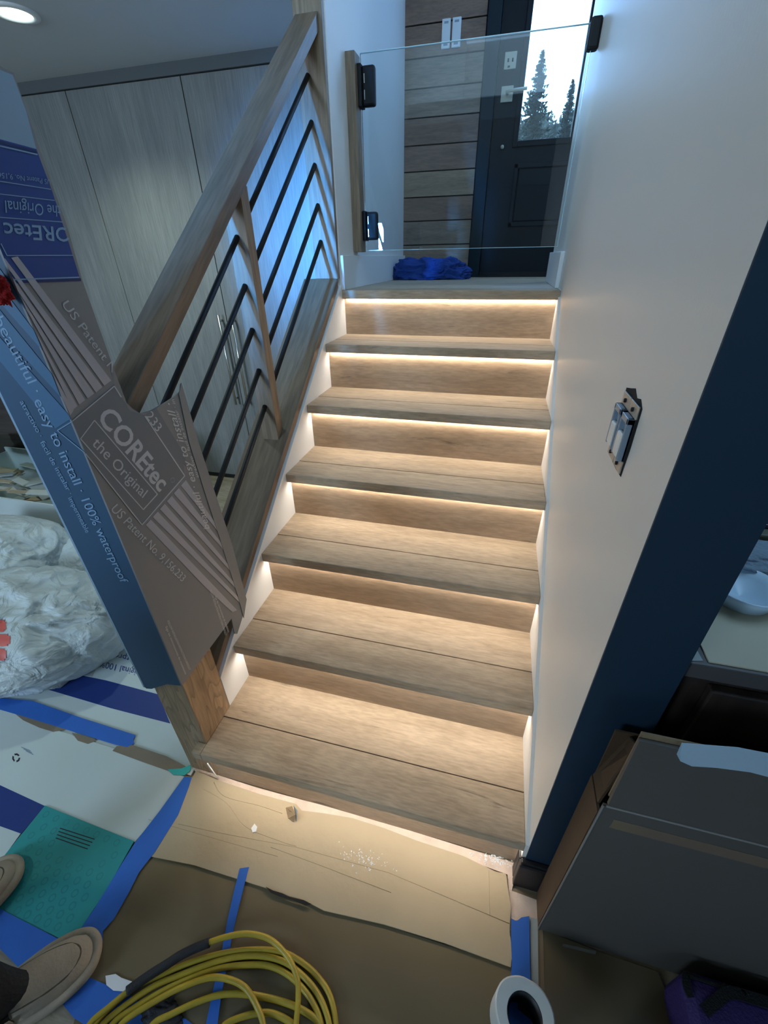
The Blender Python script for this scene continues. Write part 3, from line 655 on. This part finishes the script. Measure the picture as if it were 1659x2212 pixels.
for j in range(9):
    for i in range(8):
        q = c0 + cu * ((i + .5 + .5 * (j % 2)) / 8.8) + cv * ((j + .6) / 6.6)
        if 3 <= i <= 6 and j in (1, 2): continue
        if q.y > 1985 + (q.x - 20) * .3 or q.x < -40: continue
        cc = G(q.x, q.y, .0095)
        V = []; Fc = []
        for k in range(12):
            for r in (.006, .0095): V.append((cc.x + r * math.cos(k * .5236), cc.y + r * math.sin(k * .5236), cc.z))
        for k in range(12): Fc.append((2 * k, 2 * k + 1, (2 * k + 3) % 24, (2 * k + 2) % 24))
        mk('ring_print', V, Fc, TEALD, tl)
for q in range(4): pr('printed_line', [(130 - q * 3, 1788 + q * 7), (205 - q * 5, 1812 + q * 7), (204 - q * 5, 1814 + q * 7), (129 - q * 3, 1790 + q * 7)], .0094, BLACKP, tl)
# the tan cardboard at the foot of the stairs
kd = sheet('cardboard_sheet', [(425, 1666), (470, 1686), (560, 1716), (640, 1738), (652, 1752), (700, 1758), (760, 1768), (830, 1790), (900, 1817), (1000, 1850), (1070, 1884), (1092, 1888), (1103, 1960), (1100, 2010), (1106, 2060), (1103, 2090), (960, 2038), (830, 1998), (700, 1968), (656, 1945), (620, 1936), (578, 1920), (420, 1870), (280, 1842), (346, 1765), (393, 1715)], .006, .004, KRAFT)
tag(kd, 'tan cardboard sheet at the foot of the stairs with creases and tears', 'cardboard')
def crease(pts, w=.0012, mat=KRAFT, par=kd, z=.0102):
    P = [G(u, v, z) for u, v in pts]; return tube('crease', P, w * .8, mat, par, 6)
crease(crom([(462, 1690), (485, 1720), (560, 1740), (610, 1757)], 5)); crease(crom([(440, 1705), (490, 1735), (530, 1785), (600, 1815), (640, 1828)], 5), .0009)
crease([(385, 1780), (480, 1800), (640, 1830), (840, 1885), (1100, 1995)], .0008); crease([(585, 1830), (700, 1872), (845, 1928)], .0008); crease([(1056, 1880), (1058, 1975)], .0008); crease([(320, 1770), (600, 1850)], .0006)
# torn flap and debris
prism('torn_flap', [G(617, 1745, .010), G(630, 1742, .022), G(637, 1760, .028), G(634, 1776, .012), G(622, 1768, .010)], (.0015, .001, .001), KRAFTD, kd)
prism('torn_flap', [G(634, 1740, .010), G(642, 1750, .03), G(640, 1774, .012)], (.002, .0, .001), SHEETG, kd)
for q in range(5): pass
prism('torn_edge', [G(u, v, .0104) for u, v in [(574, 1916), (590, 1924), (610, 1930), (630, 1940), (660, 1948), (672, 1953), (660, 1956), (632, 1944), (604, 1936), (585, 1928)]], (0, 0, .002), HOLE, kd)
random.seed(11)
def debris(name, n, cen, sx, sy, z, mats, label, sz=(.0012, .006)):
    V, Fc = [], []
    for _ in range(n):
        u = random.gauss(cen[0], sx); v = random.gauss(cen[1], sy) + (u - cen[0]) * .25; p = G(u, v, z); a = random.random() * 6.28; L = random.uniform(*sz); w = L * random.uniform(.25, .6)
        d = Vector((math.cos(a), math.sin(a), .3)) * L; n_ = Vector((-math.sin(a), math.cos(a), 0)) * w
        k = len(V); V += [p - d - n_, p + d - n_, p + d + n_, p - d + n_, p + Vector((0, 0, w * 1.2))]; Fc += [(k, k + 1, k + 4), (k + 1, k + 2, k + 4), (k + 2, k + 3, k + 4), (k + 3, k, k + 4)]
    o = mk(name, V, Fc, mats); return tag(o, label, 'debris', kind='stuff')
debris('sawdust', 90, (785, 1856), 26, 10, .0103, WPACK, 'scatter of pale sawdust and chips on the tan cardboard', (.0007, .0028))
debris('sawdust', 90, (1075, 1858), 22, 7, .003, WPACK, 'pale chips and shavings near the baseboard corner', (.001, .004))
chp = prism('paper_scrap', [G(543, 1790, .0101), G(550, 1780, .0101), G(556, 1787, .0101), G(553, 1797, .0101), G(546, 1799, .0101)], (0, 0, .003), WPACK); tag(chp, 'small white paper scrap on the tan cardboard', 'scrap')
ed = sheet('floor_strip', [(412, 1656), (560, 1704), (760, 1757), (960, 1818), (1112, 1866), (1110, 1905), (1105, 1925), (1160, 1945), (1162, 1985), (1104, 1990), (1096, 1890), (1000, 1855), (830, 1800), (640, 1750), (440, 1686)], .0, .0028, PINK); tag(ed, 'dusty pale strip of floor along the bottom riser', 'floor strip')
bp1 = sheet('masking_paper', [(266, 1838), (420, 1860), (600, 1925), (1106, 2088), (1104, 2212), (1092, 2420), (120, 2420), (160, 2212), (215, 2020), (232, 1900)], .002, .0035, BROWNP); tag(bp1, 'dark brown masking paper covering the floor under the yellow hose', 'paper')
def tape(pts, label, z=.0102, mat=TAPE, th=.0008, nm='painters_tape', grp=None):
    return tag(sheet(nm, pts, z, th, mat), label, 'tape', grp)
tape([(398, 1678), (414, 1680), (408, 1700), (385, 1760), (335, 1840), (300, 1885), (280, 1925), (246, 1985), (222, 2012), (222, 2035), (205, 2062), (160, 2040), (165, 2020), (205, 1962), (262, 1868), (292, 1820), (345, 1752)], 'wide blue tape seam running from the stair corner to the tan slipper')
tape([(518, 1876), (538, 1873), (527, 1915), (512, 1975), (500, 2030), (490, 2090), (478, 2150), (470, 2212), (452, 2300), (428, 2300), (445, 2212), (460, 2140), (478, 2060), (492, 1985), (508, 1915)], 'narrow blue tape strip crossing the brown paper under the hose', z=.0104)
tape([(-40, 1500), (0, 1508), (70, 1514), (180, 1552), (293, 1588), (288, 1598), (290, 1606), (275, 1614), (250, 1609), (150, 1578), (45, 1546), (0, 1533), (-40, 1528)], 'short blue tape strip across the white boards by the bags', z=.0066)
tape([(0, 1962), (20, 1974), (138, 2034), (168, 2030), (205, 2062), (130, 2120), (60, 2110), (-20, 2030), (-60, 1980)], 'blue tape band along the lower edge of the teal board', z=.0098)
tape([(190, 2110), (282, 2150), (320, 2180), (400, 2200), (480, 2260), (380, 2330), (160, 2200), (120, 2150)], 'blue tape patch under the yellow hose beside the slipper', z=.0062)
tape([(1104, 1984), (1116, 1990), (1126, 1982), (1143, 1979), (1144, 2060), (1147, 2140), (1150, 2300), (1095, 2300), (1100, 2150), (1106, 2080), (1104, 2040)], 'blue tape strip at the right end of the tan cardboard', z=.0106)
gs = sheet('floor_strip', [(1143, 1982), (1162, 1986), (1163, 2130), (1166, 2300), (1150, 2300), (1147, 2140)], .003, .003, SHEETG); tag(gs, 'narrow grey floor strip right of the blue tape', 'floor strip')
tape([(30, 1540), (60, 1540), (140, 1566), (143, 1576), (115, 1581), (85, 1572), (50, 1556)], 'brown tape piece under the short blue tape, farthest left', .0065, TAPEB, nm='brown_tape')
tape([(155, 1583), (205, 1596), (208, 1600), (190, 1607), (168, 1600)], 'small torn brown tape piece in the middle of the seam', .0065, TAPEB, nm='brown_tape')
tape([(243, 1622), (252, 1612), (285, 1609), (360, 1634), (410, 1660), (404, 1674), (360, 1664), (300, 1643)], 'long brown tape piece leading to the newel corner', .0065, TAPEB, nm='brown_tape')
tape([(362, 1662), (392, 1660), (412, 1652), (411, 1664), (398, 1675), (375, 1674)], 'small teal tape remnant at the newel corner', .0076, TEALB, nm='teal_tape')
tape([(228, 2108), (250, 2104), (262, 2112), (290, 2122), (272, 2142), (245, 2140), (230, 2128)], 'white tape scrap beside the blue patch and the hose sleeve', .0074, WPACK, nm='white_tape')

# white nail like splinter at riser
tag(tube('splinter', [(G(474, 1650, .0).x, -.005, .075), (G(480, 1672, .0).x, -.012, .006)], .0018, SKIRT, None, 6), 'thin white splinter leaning on the bottom riser', 'splinter')

# ------------------------------------------------------------------ yellow hose coil
hs = thing('hose_coil', (.25, -.5, 0), 'coiled yellow air hose with black sleeve on the brown paper', 'hose')
def HP(pts): return [(180 + .3496 * a, 1980 + .3496 * b_) for a, b_ in pts]
HR = .0062
loops = [([(40, 664), (160, 560), (280, 455), (400, 370), (600, 240), (780, 160), (900, 120), (1000, 105), (1100, 120), (1180, 160), (1270, 260), (1320, 380), (1328, 500), (1315, 664)], .034),
         ([(70, 664), (300, 450), (500, 350), (700, 270), (900, 220), (1100, 205), (1240, 225), (1330, 270), (1430, 350), (1520, 480), (1560, 664)], .013),
         ([(120, 664), (400, 450), (600, 360), (850, 270), (1050, 242), (1220, 270), (1340, 350), (1450, 480), (1520, 664)], .015),
         ([(180, 664), (350, 540), (550, 430), (800, 330), (1000, 300), (1150, 305), (1280, 370), (1400, 500), (1470, 664)], .013),
         ([(250, 650), (450, 520), (620, 430), (780, 378), (900, 388), (1000, 440), (1070, 550), (1110, 664)], .024),
         ([(430, 664), (550, 600), (700, 530), (850, 482), (1000, 480), (1180, 510), (1340, 570), (1460, 664)], .014),
         ([(880, 664), (1000, 615), (1120, 592), (1200, 610), (1290, 664)], .014)]
for li, (pts, z) in enumerate(loops):
    px = HP(pts); (xa, ya), (xb, yb) = px[0], px[-1]
    w = abs(xb - xa)
    px = px + [(xb - 4, yb + .12 * w), (xb - .12 * w, yb + .28 * w), ((xa + xb) / 2, yb + .38 * w), (xa + .06 * w, ya + .27 * w), (xa - .05 * w, ya + .12 * w)]
    P = [G(u, v, z) for u, v in px]
    for i, p in enumerate(P): p.z = z + .004 * noise.noise(Vector((i * .7, li * 3, 0)))
    tube('hose_loop', crom(P, 6, True), HR, HOSE, hs, 10, True)
P = [G(u, v, .034) for u, v in HP([(270, 462), (400, 368), (520, 292), (600, 240), (690, 196), (780, 160)])]
tube('sleeve', crom(P, 5), .0098, SLEEVE, hs, 12)
bgp = blob('black_bag_scrap', G(352, 2196, .006), (.045, .026, .009), SLEEVE, 8, .4, 3, 4, base=.006, ridg=1.2); tag(bgp, 'crumpled black plastic scrap inside the yellow hose loops', 'scrap')

# ------------------------------------------------------------------ person standing at the left
def foot(toe, ang, L, w, off=0):
    """moccasin lofted along its axis, toe first"""
    d = Vector((math.cos(ang), math.sin(ang), 0)); n = Vector((-d.y, d.x, 0)); return Vector(toe), d, n
pb = bpy.data.meshes.new('person'); bmv = []; ed_ = []; rad = []
def leg(toe, ang, knee):
    d = Vector((math.cos(ang), math.sin(ang), 0)); b0 = len(bmv)
    ball = Vector(toe) - d * .09 + Vector((0, 0, .030)); mid = Vector(toe) - d * .150 + Vector((0, 0, .050)); ank = Vector(toe) - d * .205 + Vector((0, 0, .095)); sh = ank + Vector((-.005, 0, .10)) - d * .005
    heel = Vector(toe) - d * .235 + Vector((0, 0, .042)); kn = Vector(knee)
    for p, r in ((ball, .012), (mid, .040), (ank, .056), (heel, .030), (sh, .070), (ank.lerp(kn, .6), .075), (kn, .078)): bmv.append(p); rad.append(r)
    for a, c in ((0, 1), (1, 2), (2, 3), (2, 4), (4, 5), (5, 6)): ed_.append((b0 + a, b0 + c))
    return b0 + 6
toeR = (-.058, -.432, .007); toeL = (-.405, -.352, .010); aR = math.radians(48); aL = math.radians(72)
k1 = leg(toeR, aR, (-.29, -.68, .50)); k2 = leg(toeL, aL, (-.50, -.60, .50))
hip = Vector((-.44, -.76, .90)); b0 = len(bmv)
bmv += [hip + Vector((.085, .01, -.07)), hip + Vector((-.085, .03, -.07)), hip + Vector((0, 0, .03)), hip + Vector((0, -.005, .13))]; rad += [.088, .088, .115, .112]
ed_ += [(k1, b0), (k2, b0 + 1), (b0, b0 + 2), (b0 + 1, b0 + 2), (b0 + 2, b0 + 3)]
c = Vector((-.25, -.6, 0)); pb.from_pydata([v - c for v in bmv], ed_, [])
po = bpy.data.objects.new('person', pb); COL.objects.link(po); po.location = c; WL[po.name] = c
sk = po.modifiers.new('skin', 'SKIN'); pb.materials.append(SOCK)
for v, r in zip(pb.skin_vertices[0].data if pb.skin_vertices else [], rad): v.radius = (r, r)
if not pb.skin_vertices:
    bpy.context.view_layer.objects.active = po
if pb.skin_vertices: pb.skin_vertices[0].data[b0 + 2].use_root = True
ss = po.modifiers.new('sub', 'SUBSURF'); ss.levels = 2; ss.render_levels = 2
tag(po, 'person in black trousers and tan moccasin slippers, only the feet in view', 'person')
def slipper(toe, ang):
    d = Vector((math.cos(ang), math.sin(ang), 0)); n = Vector((-d.y, d.x, 0)); toe = Vector(toe)
    # stations: distance from toe, half width, top height
    stn = [(.0, .004, .012), (.006, .020, .026), (.018, .034, .036), (.04, .045, .045), (.07, .051, .053), (.10, .052, .061), (.13, .049, .068), (.15, .046, .073)]
    V, Fc = [], []; K = 15
    for s, w, h in stn:
        for k in range(K):
            a = math.pi * k / (K - 1); x = math.cos(a); zz = math.sin(a) ** .62
            V.append(toe - d * s + n * (x * w) + Vector((0, 0, .012 + (h - .012) * zz)))
    for i in range(len(stn) - 1):
        for k in range(K - 1): Fc.append((i * K + k, i * K + k + 1, (i + 1) * K + k + 1, (i + 1) * K + k))
    # heel cup
    hs_ = [(.15, .046, .06), (.19, .041, .054), (.23, .039, .056), (.262, .030, .060), (.275, .010, .060)]
    v0 = len(V)
    for s, w, h in hs_:
        for sg in (1, -1):
            V.append(toe - d * s + n * (sg * w) + Vector((0, 0, .010))); V.append(toe - d * s + n * (sg * w * 1.03) + Vector((0, 0, h)))
    for i in range(len(hs_) - 1):
        for sg in (0, 2): a = v0 + i * 4 + sg; Fc.append((a, a + 1, a + 5, a + 4))
    o = mk('slipper', V, Fc, SLIP, po, smooth=True)
    sm = o.modifiers.new('solid', 'SOLIDIFY'); sm.thickness = .003; sm.offset = 1
    # raised rolled rim (moccasin bumper) and sole
    prof = [(0, .0), (.008, .027), (.025, .043), (.055, .053), (.095, .057), (.14, .053), (.19, .045), (.24, .042), (.268, .028), (.278, 0)]
    loop = [toe - d * (s - .004) + n * w for s, w in prof] + [toe - d * (s - .004) - n * w for s, w in prof[-2:0:-1]]
    P = crom(loop, 5, True)
    tube('rolled_edge', [p + Vector((0, 0, .019)) for p in P], .0105, SLIP, o, 10, True)
    prism('sole', [p for p in P], (0, 0, .011), SLIPD, o, b=.002)
    ins = [(.024, .0), (.030, .016), (.05, .031), (.085, .038), (.12, .038), (.150, .036)]
    def hz(s, w):
        for i in range(len(stn) - 1):
            if stn[i][0] <= s <= stn[i + 1][0]:
                t = (s - stn[i][0]) / (stn[i + 1][0] - stn[i][0]); ww = stn[i][1] * (1 - t) + stn[i + 1][1] * t; hh = stn[i][2] * (1 - t) + stn[i + 1][2] * t
                return .012 + (hh - .012) * max(0, 1 - (w / ww) ** 2) ** .31
        return .05
    lp = [toe - d * s - n * w + Vector((0, 0, hz(s, w) + .001)) for s, w in ins[::-1]] + [toe - d * s + n * w + Vector((0, 0, hz(s, w) + .001)) for s, w in ins[1:]]
    tube('seam', crom(lp, 5), .0028, SLIPD, o, 6)
    arc = [toe - d * (.15) + n * (math.cos(math.pi * k / 10) * .047) + Vector((0, 0, .012 + .062 * math.sin(math.pi * k / 10) ** .62)) for k in range(11)]
    tube('opening_trim', arc, .003, SLIPD, o, 6)
    return o
s1 = slipper(toeR, aR); s2 = slipper(toeL, aL)

# ================================================================== RIGHT SIDE: cartons, roll, bag, kitchen
FOLDM = plain('carton_fold_highlight', (.20, .19, .175), .6)  # lighter colour imitates the highlight along the carton's folds
bx = thing('carton', (1.4, -.09, 0), 'tall narrow grey carton with upright flaps against the navy wall end', 'box')
FX, FYF, FYB = .992, -.130, -.060
box('front_panel', FX, 1.95, FYF, FYF + .005, .004, .640, GREYBOX, bx)
prism('front_flap', [(FX + .006, FYF, .643), (1.95, FYF, .643), (1.95, FYF + .003, .832), (FX + .004, FYF + .003, .832)], (0, .006, 0), GREYBOX, bx)
tube('fold_highlight', [(FX + .004, FYF - .0004, .6415), (1.95, FYF - .0004, .6415)], .0022, FOLDM, bx, 8); tube('fold_highlight', [(FX, FYF, .006), (FX, FYF, .640)], .0018, FOLDM, bx, 8)
boxes('flap_edge', [(FX + .006, 1.95, FYF + .010, FYF + .013, .655, .842)], KRAFTD, bx)
box('side_panel', FX - .001, FX + .004, FYF + .006, FYB, .004, .605, CARTB, bx)
prism('side_flap', [(FX + .001, FYF + .02, .607), (FX + .001, FYB, .607), (FX + .028, FYB, .742), (FX + .012, FYF + .016, .80)], (.004, 0, 0), CARTB, bx)
box('back_panel', FX + .005, 1.95, FYB, FYB + .004, .004, .75, CARTB, bx)
box('packing_tape', FX + .025, 1.9, FYF - .0006, FYF, .575, .605, CLEART, bx)
tb = prism('painters_tape', [(1.046, FYF - .0015, .826), (1.055, FYF - .0015, .812), (1.072, FYF - .0015, .806), (1.10, FYF - .0015, .815), (1.14, FYF - .0015, .822), (1.22, FYF - .0015, .816), (1.30, FYF - .0015, .812), (1.30, FYF + .0015, .862), (1.20, FYF + .0015, .868), (1.11, FYF + .0015, .866), (1.046, FYF + .0015, .850)], (0, .0008, 0), plain('pale_blue_tape', (.42, .56, .66), .6, bump=.4, bscale=40), None)
tag(tb, 'pale blue tape stuck over the top edge of the tall grey carton', 'tape')
lc = sheet('cardboard_sheet', [(1163, 1945), (1180, 2012), (1290, 2056), (1420, 2100), (1500, 2300), (1172, 2340), (1163, 2140), (1161, 2000)], .003, .004, plain('brown_carton_flap', (.13, .098, .055), .5, bump=.2, bscale=20, var=.08)); tag(lc, 'dark tan cardboard flap lying on the floor under the grey carton', 'cardboard')
prism('packing_tape', [G(u, v, .0072) for u, v in [(1216, 2038), (1288, 2055), (1286, 2062), (1214, 2044)]], (0, 0, .0006), CHROME, lc)  # tape sliver in bright metal, standing in for its glossy highlight
prism('packing_tape', [G(u, v, .0072) for u, v in [(1166, 2000), (1173, 2004), (1178, 2210), (1169, 2210)]], (0, 0, .0006), CLEART, lc)
# white roll
RC = at(1133, 2196, 'z', .10); RC.z = .008
ro = thing('paper_roll', RC, 'upright white paper roll with dark hollow core at the lower right', 'roll')
n = 40; V = []; Fc = []
rr = [.060 * (1 + .035 * math.sin(3 * 2 * math.pi * k / n) + .03 * noise.noise(Vector((math.cos(2 * math.pi * k / n) * 2, math.sin(2 * math.pi * k / n) * 2, 4)))) for k in range(n)]
for z, f in ((0, 'o'), (.094, 'o'), (.097, 'm'), (.096, 'i'), (.002, 'i')):
    for k in range(n):
        r = rr[k] if f == 'o' else (rr[k] - .003 if f == 'm' else .036); V.append((RC.x + r * math.cos(2 * math.pi * k / n), RC.y + r * math.sin(2 * math.pi * k / n), RC.z + z))
for i in range(4):
    for k in range(n): Fc.append((i * n + k, i * n + (k + 1) % n, (i + 1) * n + (k + 1) % n, (i + 1) * n + k))
mk('roll_body', V, Fc, ROLLW, ro, smooth=False)
lathe('core', [(.0358, .0), (.0358, .094), (.0340, .094), (.0340, .0)], (RC.x, RC.y, RC.z + .001), BLKBASE, ro, 32)
mr = prism('maroon_card', [G(u, v, .009) for u, v in [(1124, 2108), (1142, 2118), (1155, 2126), (1175, 2170), (1178, 2230), (1118, 2180), (1118, 2124)]], (0, 0, .004), MAROON); tag(mr, 'dark maroon card sticking out behind the white roll', 'card')
# purple bag
pbg = thing('purple_bag', (1.36, -.25, 0), 'purple nylon tool bag with black straps in front of the grey carton', 'bag')
def pbz(u, v, z=.155): return at(u, v, 'z', z)
b_ = boxes('bag_body', [(1.252, 1.62, -.42, -.156, .008, .150)], PURP, pbg); bev(b_, .03, 4)
def strap(pts, w, z=.152, nm='strap'):
    P = crom([pbz(u, v, z) for u, v in pts], 6); V = []; Fc = []
    for i, p in enumerate(P):
        p.y = min(p.y, -.172); t = (P[min(i + 1, len(P) - 1)] - P[max(i - 1, 0)]).normalized(); s = Vector((-t.y, t.x, 0)) * w / 2
        V += [p - s, p + s, p + s + Vector((0, 0, .004)), p - s + Vector((0, 0, .004))]
    for i in range(len(P) - 1):
        for k in range(4): Fc.append((i * 4 + k, i * 4 + (k + 1) % 4, (i + 1) * 4 + (k + 1) % 4, (i + 1) * 4 + k))
    return mk(nm, V, Fc, BLKF, pbg)
strap([(1700, 2098), (1600, 2082), (1530, 2074), (1500, 2080), (1483, 2100), (1482, 2130), (1492, 2155)], .014)
strap([(1700, 2180), (1620, 2155), (1575, 2145), (1545, 2165), (1520, 2185)], .019, .156)
strap([(1470, 2040), (1500, 2042), (1530, 2062), (1550, 2078)], .014, .154); strap([(1550, 2045), (1570, 2062), (1585, 2080)], .012, .156)
blk = blob('shade_lump', (1.155, -.33, .05), (.045, .06, .05), BLKF, 12, .3, 2, 4, base=.008); tag(blk, 'shade imitated by an added black sack between the white roll and purple bag', 'lump')  # added dark lump, imitates the shade beside the purple bag

# kitchen counter behind the wall end
KX = WD + .1285
kc = thing('kitchen_cabinet', (1.9, .28, 0), 'dark walnut base cabinet behind the navy wall end', 'cabinet')
box('carcass', KX + .004, 2.85, -.015, .60, 0, .878, DARKWOOD, kc)
for i in range(4): box('door', KX + .05 + i * .43, KX + .47 + i * .43, -.033, -.015, .10, .86, DARKWOOD, kc, b=.003)
ct = thing('countertop', (1.9, .28, .878), 'beige covered countertop with grey front edge beyond the navy wall', 'countertop')
box('slab', KX + .004, 2.85, -.030, .61, .879, .912, CEDGE, ct, b=.002)
box('cover_sheet', KX + .03, 2.85, -.024, .60, .9125, .915, COUNTER, ct)
prism('tape_corner', [at(u, v, 'z', .9125) for u, v in [(1494, 1428), (1502, 1400), (1518, 1428)]], (0, 0, .0012), SHEETG, ct)
dc = at(1600, 1305, 'z', .93); ds = thing('dish', (dc.x + .015, dc.y + .035, .915), 'pale blue shallow dish on the beige countertop', 'dish')
lathe('dish_body', [(0, .002), (.045, .002), (.052, .02), (.060, .034), (.057, .035), (.048, .021), (.0, .006)], (dc.x + .015, dc.y + .035, .9152), BOWLM, ds, 36)
tc1 = blob('cloth', (1.245, .245, .945), (.11, .055, .022), CLOTHM, 6, .25, 2, 5, base=.9155, ridg=.6); tag(tc1, 'folded grey blue cloth behind the pale dish', 'cloth')
cb = box('cutting_board', 1.17, 1.7, .315, .345, .9155, .955, OLIVE, None, b=.004); tag(cb, 'dark olive board behind the grey blue cloth', 'board')
gf = blob('crumpled_foil', (1.34, .46, .97), (.16, .09, .05), GREYGL, 7, .4, 3, 5, base=.9155, ridg=1.5); tag(gf, 'heap of crumpled shiny grey foil at the back of the counter', 'foil')

# ================================================================== OUTSIDE
gr = struct(box('ground_outside', -14, 16, 3.6, 60, -.4, -.3, SNOW))
def spruce(x, y, z0, h, w, seed, label):
    random.seed(seed); t = thing('spruce_tree', (x, y, z0), label, 'tree')
    tube('trunk', [(x, y, z0), (x, y, z0 + h * .5), (x, y, z0 + h)], [.16, .08, .01], TREE, t, 8)
    V, Fc = [], []
    n = 900
    for i in range(n):
        f = (i / n) ** .9; z = z0 + h * (.06 + .94 * f); L = w * (1 - f) ** .85 * random.uniform(.45, 1.15) + .05; a = random.random() * 6.283
        d = Vector((math.cos(a), math.sin(a), 0)); s = Vector((-d.y, d.x, 0)); p = Vector((x, y, z)); dr_ = random.uniform(-.35, .05)
        for q in range(4):
            a0, a1 = q / 4, (q + 1) / 4; wv = .13 * L + .035
            p0 = p + d * L * a0 + Vector((0, 0, dr_ * L * a0 ** 1.2)); p1 = p + d * L * a1 + Vector((0, 0, dr_ * L * a1 ** 1.2 + (.05 * L if q == 3 else 0)))
            k = len(V); V += [p0, p0 + s * wv * random.uniform(.6, 1.4) + Vector((0, 0, -.08)), p1, p0 - s * wv * random.uniform(.6, 1.4) + Vector((0, 0, -.05)), p0 + Vector((0, 0, -.14 * random.random()))]
            Fc += [(k, k + 1, k + 2), (k, k + 2, k + 3), (k, k + 2, k + 4)]
    tag(mk('branches', V, Fc, TREE, t), kind='stuff'); return t
spruce(.985, 20, -.3, 7.6, 1.7, 1, 'tall spruce seen through the glass of the entry door')
spruce(2.36, 24, -.3, 7.8, 1.3, 2, 'shorter spruce at the right of the door glass')
spruce(.42, 27.5, -.3, 7.3, .9, 3, 'spruce half hidden at the left edge of the door glass')
random.seed(9); V, Fc = [], []
for i in range(9000):
    x, y = random.uniform(-3, 6), random.uniform(28.6, 30); z = random.uniform(-.3, 7.5 + .45 * noise.noise(Vector((x * 2, 0, 0)))); a = random.random() * 6.28; L = random.uniform(.06, .22)
    p = Vector((x, y, z)); d = Vector((math.cos(a), .2, math.sin(a))) * L; s = Vector((-math.sin(a), .1, math.cos(a))) * L * .35
    k = len(V); V += [p - d, p + s, p + d, p - s]; Fc.append((k, k + 1, k + 2, k + 3))
fo = mk('brush_thicket', V, Fc, BRUSH); tag(fo, 'pale thicket of brush behind the spruces', 'bushes', kind='stuff')
hl = struct(prism('hillside', [(-8, 30.5, -.4), (12, 30.5, -.4), (12, 30.5, 7.2), (6, 30.5, 7.6), (2, 30.5, 7.4), (-1, 30.5, 7.6), (-8, 30.5, 7.3)], (0, 4, 0), BRUSH))
